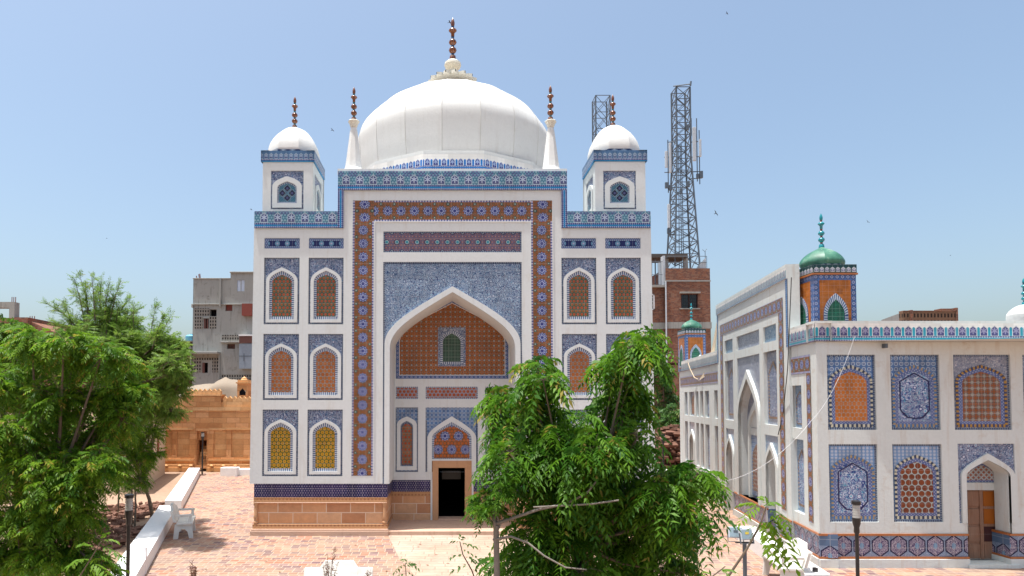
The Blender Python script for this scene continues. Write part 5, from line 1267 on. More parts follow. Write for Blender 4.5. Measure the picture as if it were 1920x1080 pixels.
for a, c, zt_, zb_ in ((363, 391, 578, 592), (363.5, 379, 594, 616), (392, 404.5, 594, 616), (360.5, 378, 669, 698), (398, 410, 669, 698), (378, 398, 669, 675), (415, 452, 628, 640), (416, 480, 702, 715)):
    g = MB(); g.rect(gx(a), gx(c), gz(zb_), gz(zt_), yg - .02); g.build("block_screen", M["jali"], GB)
for a, c, zt_, zb_, o in ((358, 500, 570, 571.5, .15), (357.5, 413.5, 660, 664.5, .9), (414, 453, 640, 643, .35), (414, 500, 715, 718, .5), (359, 430, 521.5, 523, .1), (429, 500, 509.5, 512, .15)):
    g = MB(); g.box(gx(a), gx(c), yg - o, yg + .1, gz(zb_), gz(zt_)); g.build("ledge_slab", M["concrete"], GB, bevel=.03)
for a, c, zt_, zb_ in ((411, 413.5, 522, 576), (357.5, 360, 664, 712), (410.5, 413, 664, 712), (358.5, 361.5, 571, 577)):
    g = MB(); g.box(gx(a), gx(c), yg - .22, yg + .05, gz(zb_), gz(zt_)); g.build("pier", M["concrete"], GB, bevel=.02)
g = MB(); g.box(gx(456), gx(475), yg - .6, yg - .02, gz(593), gz(571)); g.build("balcony_box", M["rust"], GB)
g = MB(); g.box(gx(453.5), gx(480), yg - .8, yg - .02, gz(692), gz(646)); bx_ = g.build("balcony_box", M["steelblue"], GB)
g = MB(); g.box(gx(453.5), gx(480), yg - .83, yg - .8, gz(645), gz(632)); g.build("upper_panel", M["shutterbrown"], bx_)
g = MB(); g.box(gx(452.5), gx(480), yg - .9, yg - .02, gz(631.5), gz(629)); g.build("roof", M["paint"], bx_)
g = MB(); g.box(gx(453.5), gx(480), yg - .81, yg - .79, gz(669.5), gz(668)); g.box(gx(462), gx(463), yg - .85, yg - .79, gz(678), gz(664)); g.build("bar", M["galv"], bx_)
for p_, t_ in ((364.5, 516), (369, 513), (371, 512)): g = MB(); g.tube([(gx(p_), yg + .3, gz(523)), (gx(p_ - 1.5), yg + .3, gz(t_))], .04, 5); g.build("rebar", M["rust"], GB)
# old brick house beside it, with a blue water tank
OB = empty("brick_house", "small dark brick house with parapet, left of the grey building", "building"); yo = 60.0; ox = lambda p: fx(p, yo); oz = lambda p: fz(p, yo)
g = MB(); g.gridwall(ox(325), ox(357.5), 0, oz(641), yo, [(ox(345), ox(350), oz(672), oz(662), .2)], .2); g.box(ox(325), ox(357.5), yo + .25, yo + 6, 0, oz(641)); g.build("wall", M["brickdark"], OB)
g = MB(); g.rect(ox(345), ox(350), oz(672), oz(662), yo + .18); g.build("window", M["dark"], OB)
g = MB(); g.box(ox(323), ox(359), yo - .3, yo + 3, oz(641), oz(639)); g.box(ox(338), ox(358), yo - .1, yo + 2, oz(654), oz(650)); g.build("roof_slab", M["concrete"], OB)
g = MB(); g.lathe(ox(350), yo + 1, [(.5, oz(639)), (.55, oz(636)), (.55, oz(629)), (.4, oz(626.5)), (.15, oz(625.5)), (.15, oz(624.5)), (.01, oz(624.3))], 16); tag(g.build("water_tank", M["tank"], smooth=True), "light blue water tank on the roof of the small brick house", "water tank")

# unfinished brick building at the far left
UB = empty("unfinished_brick_building", "unfinished brick building with a bare concrete roof frame at the far left edge", "building"); yu = 42.0; ux = lambda p: fx(p, yu); uz = lambda p: fz(p, yu)
g = MB(); g.box(ux(-120), ux(25), yu, yu + 8, 0, uz(596)); g.box(ux(25), ux(50), yu, yu + 8, 0, uz(595)); g.build("wall", M["brick"], UB)
vs = [(ux(50), yu + .3, 0), (ux(110), yu + .3, 0), (ux(110), yu + .3, uz(628)), (ux(50), yu + .3, uz(602)), (ux(50), yu + 4, 0), (ux(110), yu + 4, 0), (ux(110), yu + 4, uz(628)), (ux(50), yu + 4, uz(602))]
g = MB(); g.mesh(vs, [(0, 1, 2, 3), (3, 2, 6, 7), (1, 5, 6, 2), (4, 7, 6, 5)]); g.build("sloping_wall", M["brick"], UB)
for q in ((-60, 24, 566, 577), (14, 24, 577, 596), (-60, -50, 577, 596)): g = MB(); g.box(ux(q[0]), ux(q[1]), yu, yu + .5, uz(q[3]), uz(q[2])); g.build("concrete_beam", M["concrete"], UB)
for p_ in (15, 18.5, 22, 50, 54, 58.5): g = MB(); g.tube([(ux(p_), yu + .2, uz(600)), (ux(p_), yu + .2, uz(556 if p_ < 30 else 592))], .025, 5); g.build("rebar", M["rust"], UB)

# ================================================================== brick building with tower, right of the tomb
RB = empty("brick_building", "tall red brown brick building with roof terrace, behind the gap between tomb and hall", "building"); yr = 60.0; rx_ = lambda p: fx(p, yr); rz_ = lambda p: fz(p, yr)
g = MB()
g.gridwall(rx_(1250), rx_(1334), 0, rz_(503), yr, [(rx_(1278.5), rx_(1311), rz_(578), rz_(551), .25)], .25)
g.box(rx_(1250), rx_(1334), yr + .35, yr + 9, 0, rz_(503), skip=""); g.box(rx_(1333.9), rx_(1334), yr, yr + .35, 0, rz_(503)); g.build("wall", M["brick"], RB)
g = MB(); g.gridwall(rx_(1190), rx_(1250), 0, rz_(538), yr + .4, [(rx_(1214), rx_(1231), rz_(579), rz_(551), .15), (rx_(1214), rx_(1236), rz_(648), rz_(626), .2)], .2); g.box(rx_(1190), rx_(1250), yr + .7, yr + 9, 0, rz_(538)); g.build("side_wing", M["brick"], RB)
g = MB(); g.rect(rx_(1278.5), rx_(1311), rz_(578), rz_(551), yr + .2); wn = g.build("window", M["winglass"], RB)
g = MB()
for p_ in (1278.5, 1294, 1309.5): g.box(rx_(p_), rx_(p_ + 1.6), yr + .08, yr + .16, rz_(578), rz_(551))
g.box(rx_(1278.5), rx_(1311), yr + .08, yr + .16, rz_(552.2), rz_(551)); g.build("frame", M["shutterbrown"], wn)
g = MB()
for i in range(1, 8): p_ = 1278.5 + i * 4.06; g.box(rx_(p_) - .012, rx_(p_) + .012, yr + .03, yr + .06, rz_(578), rz_(551))
for q in (558, 565, 572): g.box(rx_(1278.5), rx_(1311), yr + .03, yr + .06, rz_(q), rz_(q) + .025)
g.build("window_bars", M["blackmetal"], wn)
g = MB(); g.box(rx_(1276), rx_(1314), yr - .12, yr, rz_(580), rz_(578)); g.box(rx_(1276), rx_(1314), yr - .25, yr, rz_(550.5), rz_(547.5)); g.build("sill", M["concrete"], wn)
g = MB(); g.rect(rx_(1214), rx_(1231), rz_(579), rz_(551), yr + .5); w2 = g.build("window", M["winglass"], RB)
g = MB(); g.box(rx_(1229), rx_(1231.5), yr + .36, yr + .5, rz_(580), rz_(550)); g.box(rx_(1214), rx_(1231.5), yr + .36, yr + .5, rz_(580), rz_(578)); g.box(rx_(1214), rx_(1231.5), yr + .36, yr + .5, rz_(552), rz_(550)); g.box(rx_(1224), rx_(1224.8), yr + .40, yr + .45, rz_(580), rz_(550))
for q in (557, 564, 571): g.box(rx_(1214), rx_(1230), yr + .40, yr + .45, rz_(q), rz_(q - .8))
g.build("frame", M["paint"], w2)
g = MB(); g.rect(rx_(1214), rx_(1236), rz_(648), rz_(626), yr + .55); w3 = g.build("window", M["winglass"], RB)
g = MB(); g.box(rx_(1233.5), rx_(1236.5), yr + .36, yr + .5, rz_(649), rz_(625)); g.build("frame", M["paint"], w3)
for a, c, t_, b_, o in ((1250, 1335.5, 604, 616, .05), (1190, 1250, 604, 616, -.36), (1250, 1335, 525.5, 528, .05), (1190, 1290, 681, 684, -.0), (1206, 1250, 534, 538, -.0)):
    g = MB(); g.box(rx_(a), rx_(c), yr - o, yr + .5, rz_(b_), rz_(t_)); g.build("concrete_band", M["concrete"], RB)
g = MB(); g.tube([(rx_(1249.5), yr - .15, rz_(681)), (rx_(1249.5), yr - .15, rz_(528))], .07, 8); g.build("drainpipe", M["antenna"], RB, smooth=True)
g = MB(); g.tube([(rx_(1249.5), yr - .12, 0), (rx_(1249.5), yr - .12, rz_(682))], .06, 8); g.build("drainpipe", M["blackmetal"], RB, smooth=True)
# roof terrace: canopy slab, posts, railings, sheet screens
g = MB(); g.box(rx_(1224), rx_(1304), yr + 1.5, yr + 4, rz_(476), rz_(469)); g.build("canopy_slab", M["rustroof"], RB)
for p_ in (1228, 1234, 1244, 1262, 1300): g = MB(); g.box(rx_(p_), rx_(p_ + (1.2 if p_ < 1250 else 8)), yr + 2, yr + 2.2, rz_(538) if p_ < 1250 else rz_(503), rz_(475)); g.build("post", M["concrete"] if p_ > 1250 else M["galv"], RB)
def rail(name, pts, ztop, zbot, n, par):
    g = MB(); (xa, ya), (xb, yb2) = pts
    for z_ in (ztop, (ztop + zbot) / 2): g.tube([(xa, ya, z_), (xb, yb2, z_)], .03, 5)
    for i in range(n + 1): t_ = i / n; g.tube([(xa + (xb - xa) * t_, ya + (yb2 - ya) * t_, zbot), (xa + (xb - xa) * t_, ya + (yb2 - ya) * t_, ztop)], .025, 5)
    return g.build(name, M["galv"], par)
rail("railing", ((rx_(1254), yr + .1), (rx_(1329), yr + .1)), rz_(480), rz_(503), 5, RB); rail("railing", ((rx_(1222), yr + .5), (rx_(1251), yr + .5)), rz_(488), rz_(538), 5, RB)
g = MB(); g.box(rx_(1248), rx_(1252), yr + .3, yr + 1, rz_(538), rz_(478)); g.box(rx_(1244), rx_(1248), yr + 1, yr + 1.05, rz_(530), rz_(488)); g.build("sheet_screen", M["antenna"], RB)
g = MB(); g.face([(rx_(1310), yr + .15, rz_(503)), (rx_(1328), yr + .15, rz_(503)), (rx_(1328), yr + .15, rz_(482)), (rx_(1311), yr + .15, rz_(500))]); g.face([(rx_(1310), yr + .18, rz_(503)), (rx_(1328), yr + .18, rz_(503)), (rx_(1328), yr + .18, rz_(482)), (rx_(1311), yr + .18, rz_(500))]); g.build("sheet_screen", M["antenna"], RB)
g = MB(); g.tube([(rx_(1327), yr + .2, rz_(503)), (rx_(1327), yr + .2, rz_(470)), (rx_(1330), yr + .2, rz_(466))], .03, 5); g.tube([(rx_(1327), yr + .2, rz_(471)), (rx_(1322), yr + .2, rz_(467))], .02, 5); g.build("aerial", M["galv"], RB)
# lattice towers
def tower(name, cx, y, wb, wt_, z0, z1, n, label, par_group="lattice radio towers"):
    t = empty(name, label, "radio tower", par_group, (cx, y, z0))
    hgt = z1 - z0; hw = lambda s: (wb + (wt_ - wb) * min(1, s / .62)) / 2
    C = lambda k, s: Vector(((-1 if k in (0, 3) else 1) * hw(s), (-1 if k < 2 else 1) * hw(s), s * hgt))
    for k in range(4):
        g = MB(); g.tube([C(k, 0), C(k, .62), C(k, 1)], .085, 6); g.build("leg", M["galv"], t)
    lv = [i / n for i in range(n + 1)]
    for k in range(4):
        g = MB(); k2 = (k + 1) % 4
        for a, b_ in zip(lv[:-1], lv[1:]):
            g.tube([C(k, a), C(k2, b_)], .038, 4, cap=False); g.tube([C(k2, a), C(k, b_)], .038, 4, cap=False); g.tube([C(k, b_), C(k2, b_)], .045, 4, cap=False)
        g.build("cross_bracing", M["galv"], t)
    return t, hw, hgt
yt = yr + 3.5; tx = lambda p: fx(p, yt); tz = lambda p: fz(p, yt)
t, hw, hg = tower("lattice_tower", tx(1283), yt, tx(1308) - tx(1262), tx(1294) - tx(1268), tz(503), tz(169), 15, "tall grey lattice radio tower with panel antennas on the brick building roof")
zz0 = tz(503); cxt = tx(1283)
def ant(p0, p1, tp, bt, dy, w_, mt="antenna", nm="panel_antenna"):
    x0, x1 = tx(p0) - cxt, tx(p1) - cxt; g = MB(); g.box(x0, x1, dy - .1, dy + .1, tz(bt) - zz0, tz(tp) - zz0); g.build(nm, M[mt], t, bevel=.03)
for a in ((1246, 1250.5, 290, 320), (1253.5, 1257.5, 275, 330), (1298, 1304, 246, 308), (1310, 1314, 268, 300), (1249.5, 1254, 388, 432)): ant(*a, -.9, 0)
for a in ((1246, 1253, 347, 358), (1253.5, 1259, 352, 362), (1311, 1317, 326, 339), (1286, 1292, 345, 356), (1274, 1278, 358, 368), (1305, 1310, 331, 340), (1287, 1292, 240, 250), (1249, 1254, 432, 442)): ant(*a, -.8, 0, "galv", "radio_unit")
for p_, t_, b_ in ((1252.5, 268, 366), (1259, 272, 335), (1307, 228, 345), (1311.5, 250, 350), (1256, 385, 448), (1297, 228, 260)):
    g = MB(); x_ = tx(p_) - cxt; g.tube([(x_, -.75, tz(b_) - zz0), (x_, -.75, tz(t_) - zz0)], .05, 5); g.build("mounting_pole", M["galv"], t)
for z_, a, c in ((272, 1252, 1270), (300, 1246, 1270), (357, 1250, 1272), (328, 1246, 1318), (272, 1296, 1311), (340, 1294, 1318), (388, 1254, 1268), (444, 1254, 1266), (300, 1296, 1314)):
    g = MB(); g.tube([(tx(a) - cxt, -.7, tz(z_) - zz0), (tx(c) - cxt, -.5, tz(z_ - 3) - zz0)], .05, 5); g.build("mounting_arm", M["galv"], t)
g = MB(); g.tube([(tx(1264) - cxt, -.8, tz(169) - zz0), (tx(1296) - cxt, -.8, tz(165) - zz0)], .06, 5); g.tube([(tx(1296) - cxt, -.8, tz(168) - zz0), (tx(1297) - cxt, -.8, tz(160) - zz0)], .09, 5); g.build("top_bar", M["galv"], t)
for dx in (-.25, 0, .2): g = MB(); g.tube([(dx, .3, 0), (dx * .6, .3, hg * .7)], .04, 4); g.build("cable_run", M["galv"], t)
y2 = 78.0; tower("lattice_tower", fx(1131.5, y2), y2, fx(1147, y2) - fx(1118, y2), fx(1145, y2) - fx(1118, y2), 0, fz(185, y2), 20, "farther lattice radio tower, only its top showing beside the right roof kiosk")
# brick lattice parapet and wall beyond the hall roof
LB = empty("lattice_parapet_house", "distant house with a brown brick lattice parapet, beyond the roof of the shrine hall", "building"); yl = 34.0; lx = lambda p: fx(p, yl); lz = lambda p: fz(p, yl)
g = MB(); g.rect(lx(1696), lx(1797), lz(604), lz(584), yl); g.box(lx(1696), lx(1797), yl + .01, yl + .3, lz(604), lz(584)); g.build("lattice_parapet", M["jalibrown"], LB)
g = MB(); g.box(lx(1696), lx(1797), yl - .03, yl + .32, lz(584), lz(582.5)); g.box(lx(1795), lx(1799), yl - .03, yl + .4, lz(604), lz(577)); g.box(lx(1768), lx(1790), yl, yl + .5, lz(582.5), lz(578.5)); g.box(lx(1709), lx(1714), yl - .04, yl + .3, lz(604), lz(581.5)); g.build("parapet_cap", M["brick"], LB)
g = MB(); g.box(lx(1696), lx(1797), yl + .35, yl + 6, 0, lz(604)); g.build("wall", M["brick"], LB)
g = MB(); g.mesh([(lx(1696), yl, lz(604)), (lx(1696), yl, lz(585)), (fx(1655, yl + 6), yl + 6, fz(600, yl + 6)), (fx(1655, yl + 6), yl + 6, fz(604, yl + 6))], [(0, 1, 2, 3)]); g.box(lx(1610), lx(1650), yl + 3, yl + 5, 3, fz(600, yl + 3)); g.build("side_parapet", M["concrete"], LB)

# ================================================================== wires, rope, cloth
def wire(name, pts, r, mat, label, cat="cable", grp="loose cables"):
    g = MB(); g.tube(pts, r, 5); o = g.build(name, M[mat], smooth=True); return tag(o, label, cat, grp)
def sag(a, b, d, n=12): return [a.lerp(b, i / n) - Vector((0, 0, d * 4 * (i / n) * (1 - i / n))) for i in range(n + 1)]
wire("cable", sag(at(1603, 630, HY - .12), at(1522, 788, HY - .6), .25, 8) + sag(at(1522, 788, HY - .6), at(1345, 905, 13.0), .28, 12)[1:], .004, "wire", "long pale cable sagging from the hall parapet towards the big tree")
wire("cable", sag(at(1484, 520, yof(uof(1484, POFF), POFF) - .3), at(1477, 690, yof(uof(1477, POFF), POFF) - .4), .0, 4) + [at(1468, 780, 17.6), at(1459, 815, 17.9)], .012, "darkwire", "dark cable hanging down the near edge of the portal bay")
yc_ = yof(uof(1300)) - .35
wire("rope", [at(1290, 680, 29.2), at(1294, 692, 29), at(1302, 708, 28.6), at(1310, 712, 28.2), at(1316, 706, 28)], .022, "cloth", "pale rope looped over the far parapet of the hall", "rope")
g = MB(); pa = [at(1345, 600, 25.6), at(1336, 650, 26.2), at(1325, 690, 26.8), at(1312, 712, 27.6)]; pb = [at(1347, 600, 25.4), at(1341, 655, 25.8), at(1332, 700, 26.3), at(1308, 715, 27.8)]
for i in range(3): g.face([pa[i], pa[i + 1], pb[i + 1], pb[i]]); g.face([p + Vector((0, .03, 0)) for p in (pa[i], pa[i + 1], pb[i + 1], pb[i])])
tag(g.build("hanging_cloth", M["cloth"]), "pale twisted cloth hanging beside the portal bay over the far wing", "cloth")
wire("pole", [at(1299, 682, 29.5), at(1313, 666, 29.9)], .03, "paint", "short white slanting pole on the far hall parapet", "pole", None)

# ================================================================== birds
def bird(px, py, Y, s, yaw, roll, lab):
    fr = Matrix.Translation(at(px, py, Y)) @ Matrix.Rotation(yaw, 4, "Z") @ Matrix.Rotation(roll, 4, "Y") @ Matrix.Scale(s, 4)
    g = MB(fr); g.tube([(0, -.42, .02), (0, -.30, .03), (0, 0, 0), (0, .25, -.01), (0, .50, 0)], [.015, .07, .10, .06, .02], 8)
    for sd in (-1, 1):
        for dz in (0, .012): g.face([(sd * .05, -.18, .02 + dz), (sd * .45, -.22, .20 + dz), (sd * .95, -.02, .12 + dz), (sd * .5, .06, .18 + dz), (sd * .05, .14, .02 + dz)])
    for dz in (0, .01): g.face([(-.03, .35, dz), (.03, .35, dz), (.13, .66, dz), (-.13, .66, dz)])
    tag(g.build("bird", M["bird"]), lab, "bird", "birds in the sky")
bird(623, 244, 40, .17, R(55), R(25), "small dark bird left of the dome"); bird(471, 393, 40, .13, R(80), R(15), "small dark bird beside the left kiosk base")
bird(843, 42, 38, .2, R(70), R(5), "dark bird gliding past the top of the dome finial"); bird(1363, 25, 40, .14, R(30), R(40), "tiny dark bird near the top of the picture")
bird(1342, 400, 38, .22, R(15), R(55), "largest dark bird, right of the radio tower"); bird(1627, 416, 42, .17, R(-20), R(50), "dark bird right of the green domed kiosk")
bird(200, 447, 60, .14, R(70), R(5), "faint bird alone in the left sky"); bird(1782, 479, 70, .13, R(70), R(20), "faint tiny bird in the right sky")
# mynah size bird/pebble on the threshold
# ================================================================== foliage
rng = np.random.default_rng(5)
def npmesh(name, V, Fq, UV, mat, parent=None):
    me = bpy.data.meshes.new(name); n = len(Fq); k = Fq.shape[1]
    me.vertices.add(len(V)); me.vertices.foreach_set("co", V.astype(np.float32).ravel())
    me.loops.add(n * k); me.loops.foreach_set("vertex_index", Fq.astype(np.int32).ravel())
    me.polygons.add(n); me.polygons.foreach_set("loop_start", np.arange(0, n * k, k, dtype=np.int32)); me.polygons.foreach_set("loop_total", np.full(n, k, dtype=np.int32))
    me.update(calc_edges=True); uv = me.uv_layers.new(name="UVMap"); uv.data.foreach_set("uv", UV[Fq.ravel()].astype(np.float32).ravel())
    me.materials.append(mat); me.validate(); o = bpy.data.objects.new(name, me); COL.objects.link(o)
    if parent: o.parent = parent
    return o
def nrm(a): return a / np.maximum(np.linalg.norm(a, axis=-1, keepdims=True), 1e-9)
def leaves(P, D, L, pairs=6, lw=.30, ll=.34, droop=.45, fold=.35, tone=None):
    """compound leaves: returns V, F, UV. P base, D direction, L rachis length"""
    n = len(P); up = np.array([0, 0, 1.0]); D = nrm(D)
    side = nrm(np.cross(D, up) + rng.normal(0, .25, (n, 3))); side = nrm(side - D * np.sum(side * D, 1, keepdims=True)); nm_ = np.cross(side, D)
    if tone is None: tone = rng.random(n)
    Vs, UVs = [], []
    S = [(s, sd) for s in np.linspace(.22, .92, pairs) for sd in (-1, 1)] + [(1.0, 0)]
    for s, sd in S:
        s_ = s + rng.normal(0, .015, (n, 1)); base = P + D * L[:, None] * s_; base[:, 2] -= (droop * L * s_[:, 0] ** 2)
        tang = D.copy(); tang[:, 2] -= 2 * droop * s; tang = nrm(tang)
        pf = .65 + .5 * math.sin(math.pi * min(1, s * .85))
        dr = nrm(side * sd * (.95 if sd else 0) + tang * (.50 if sd else 1.0) + rng.normal(0, .14, (n, 3)) + np.array([0, 0, -.28]) * (1 if sd else .3))
        l_ = (ll * L * pf)[:, None] * (1 + rng.normal(0, .12, (n, 1))); wv = nrm(np.cross(dr, nm_)) * l_ * lw * .5
        mid = base + dr * l_ * .42 + nm_ * l_ * .05; tip = base + dr * l_ - nm_ * l_ * fold * .35 + np.array([0, 0, -.05]) * l_
        Vs.append(np.stack([base, mid + wv, tip, mid - wv], 1)); u = np.clip(tone + rng.normal(0, .05, n), 0, 1)
        UVs.append(np.stack([np.stack([u, np.full(n, s)], 1)] * 4, 1))
    V = np.concatenate(Vs).reshape(-1, 3); UV = np.concatenate(UVs).reshape(-1, 2); return V, np.arange(len(V)).reshape(-1, 4), UV
def clump(c, r, nt, per, Lm, droopdir=-.15, flat=.8, outc=None):
    """twigs radiating from c; leaves along them. returns bases, directions, twig polylines"""
    Ps, Ds, tw = [], [], []
    for _ in range(nt):
        d = rng.normal(0, 1, 3); d[2] = d[2] * .7 + .25; d /= np.linalg.norm(d); ln = r * (.55 + .5 * rng.random())
        a = c + d * r * .12 * rng.random(); b_ = a + d * ln; b_[2] -= .10 * ln; m_ = (a + b_) / 2 + np.array([0, 0, .08 * ln]); tw.append([a, m_, b_])
        for k in range(per):
            t = .25 + .75 * (k + rng.random()) / per; p = a * (1 - t) ** 2 + 2 * m_ * t * (1 - t) + b_ * t * t
            q = rng.normal(0, 1, 3); q -= d * q.dot(d); q /= np.linalg.norm(q) + 1e-9
            dd = d * (.35 + .55 * t) + q * .8; dd[2] = dd[2] * .75 + droopdir; Ps.append(p); Ds.append(dd)
    return Ps, Ds, tw
def tree(name, label, cat, cl, Yc, base, wood, leafm, L=(.2, .3), dens=1.0, per=7, pairs=6, group=None, trunk_r=.05, spread=.35, droop=.45, lwid=.30, ll=.34, top=None, limb_r=.018, wisp=False):
    t = empty(name, label, cat, group, tuple(base)); B = Vector(base)
    Pa, Da, tws = [], [], []; cs = []
    for px, py, r in cl:
        Y = Yc + rng.uniform(-spread, spread); c = np.array(at(px, py, Y)); rr = r * Y / F; cs.append((c, rr))
        nt = max(3, int(dens * 14 * (r / 50) ** 1.3)); p, d, tw = clump(c, rr * 1.05, nt, per, 0); Pa += p; Da += d; tws += tw
    P = np.array(Pa); D = np.array(Da); n = len(P); Ln = rng.uniform(L[0], L[1], n)
    V, Fq, UV = leaves(P, D, Ln, pairs, lwid, ll, droop); V -= np.array(base)
    npmesh("crown", V, Fq, UV, M[leafm], t)
    tp = Vector(top) if top else Vector(base) + Vector((0, 0, 1.2))
    g = MB(); g.tube([Vector((0, 0, -.05)), (tp - B) * .5 + Vector((.04, .02, 0)), tp - B], [trunk_r * 1.25, trunk_r, trunk_r * .8], 10); g.build("trunk", M[wood], t, smooth=True)
    g = MB()
    for c, rr in cs:
        c = Vector(c); m_ = tp.lerp(c, .5) + Vector((rng.uniform(-.08, .08), rng.uniform(-.08, .08), -.08)); g.tube([tp - B - Vector((0, 0, .06)), m_ - B, c - B], [limb_r * 1.6, limb_r, limb_r * .5], 6, cap=False)
    for a, m_, b_ in tws: g.tube([Vector(a) - B, Vector(m_) - B, Vector(b_) - B], [limb_r * .35, limb_r * .25, limb_r * .12], 4, cap=False)
    g.build("branches", M[wood], t, smooth=True); return t
# central neem tree
cc = [(1008, 690, 24), (1000, 725, 30), (1018, 712, 18), (970, 752, 34), (938, 750, 20), (1025, 765, 28), (985, 800, 40), (945, 800, 22), (955, 850, 38), (1010, 850, 44), (1045, 820, 26), (1095, 820, 30), (1090, 785, 14),
      (1152, 690, 26), (1180, 655, 26), (1210, 632, 18), (1205, 680, 26), (1172, 735, 34), (1145, 765, 20), (1185, 770, 30), (1150, 805, 34), (1195, 820, 26), (1185, 855, 34), (1110, 850, 46), (1060, 870, 44), (1150, 900, 46),
      (1000, 900, 34), (1050, 925, 42), (1110, 955, 46), (1180, 950, 50), (1230, 920, 42), (1275, 905, 36), (1310, 890, 26), (1240, 970, 42), (1290, 955, 34), (1270, 995, 26), (1200, 1010, 48), (1130, 1025, 50), (1060, 1010, 50), (1000, 1000, 42),
      (1010, 1060, 52), (1085, 1070, 50), (1160, 1075, 46), (1230, 1055, 36), (1275, 1075, 26), (960, 1055, 30), (1100, 905, 40), (1325, 905, 14)]
ty_ = 6.9; base = tuple(at(1085, 1500, ty_)); base = (base[0], base[1], 0)
tree("neem_tree", "bushy bright green neem tree in front of the right half of the tomb", "tree", cc, ty_, base, "bark", "neemmid", (.19, .29), 1.85, 6, 6, None, .06, .50, .75, .33, .30, top=tuple(at(1080, 1010, ty_)), limb_r=.014)
# bare grey trunk with small crown at its left
by_ = 6.4; b0 = at(925, 1080, by_); base2 = (b0.x, b0.y + .0, 0)
tree("neem_tree", "small neem tree with bare grey trunk and branches, left of the bushy one", "tree", [(912, 935, 17), (938, 918, 17), (900, 955, 11), (955, 903, 13), (928, 955, 13)], by_, base2, "barkgrey", "neemmid", (.09, .15), 3.2, 7, 6, None, .035, .12, .5, top=tuple(at(930, 985, by_)), limb_r=.012)
par_ = bpy.data.objects["neem_tree.001"]; B2 = Vector(base2)
g = MB(); pt = [(920, 985, 0), (960, 972, 0), (1010, 955, -.1), (1060, 945, -.15), (1100, 925, -.2), (1120, 900, -.2)]; g.tube([at(a, b_, by_ + d) - B2 for a, b_, d in pt], [.019, .016, .014, .012, .010, .008], 8); g.build("branch", M["barkgrey"], par_, smooth=True)
g = MB(); pt = [(925, 1012, 0), (958, 1006, -.1), (990, 1018, -.2), (1020, 1042, -.25), (1060, 1064, -.3), (1100, 1068, -.3)]; g.tube([at(a, b_, by_ + d) - B2 for a, b_, d in pt], [.014, .012, .010, .009, .008, .006], 8); g.build("branch", M["barkgrey"], par_, smooth=True)
g = MB(); pt = [(1000, 951, -.2), (1060, 948, -.25), (1110, 945, -.3), (1160, 938, -.3)]; g.tube([at(a, b_, by_ + d) - B2 for a, b_, d in pt], .009, 6); g.build("branch", M["barkgrey"], par_, smooth=True)
# left trees
cl = [(25, 670, 42), (80, 675, 44), (140, 670, 42), (190, 670, 42), (235, 690, 38), (245, 740, 34), (60, 640, 34), (120, 640, 34), (230, 790, 34), (40, 750, 56), (110, 750, 56), (170, 760, 50), (215, 740, 36), (30, 820, 58), (100, 820, 60), (165, 830, 52), (205, 800, 34), (30, 900, 60), (100, 900, 60), (160, 895, 48), (190, 870, 36), (30, 980, 60), (100, 975, 56),
      (150, 975, 40), (35, 1050, 58), (100, 1050, 54), (150, 1045, 42), (185, 1065, 30), (-20, 720, 50), (-20, 900, 60), (-20, 1040, 60), (60, 860, 50), (130, 935, 46)]
b3 = at(90, 1500, 8.2); tree("neem_tree", "largest dense neem tree filling the lower left corner", "tree", cl, 8.2, (b3.x, 8.2, 0), "bark", "neem", (.11, .18), 3.0, 8, 6, None, .09, .55, .5, top=tuple(at(90, 960, 8.2)), limb_r=.018)
cl = [(210, 840, 30), (245, 850, 30), (220, 795, 30), (200, 875, 26), (268, 845, 24), (190, 810, 30), (310, 730, 30), (325, 700, 26), (300, 765, 30), (245, 680, 36), (255, 700, 42), (295, 720, 38), (225, 760, 40), (265, 770, 46), (240, 820, 44), (280, 815, 36), (255, 865, 38), (285, 855, 22), (220, 880, 30), (235, 910, 20), (262, 900, 16), (310, 690, 28)]
yb3 = gy(968); b4 = at(286, 968, yb3); tree("neem_tree", "medium neem tree with slim trunk, right of the largest tree and left of the bench", "tree", cl, yb3 - 2, (b4.x, yb3, 0), "bark", "neem", (.15, .24), 3.2, 8, 6, None, .06, 1.0, .5, top=(b4.x - .2, yb3 - .3, 1.2), limb_r=.03)
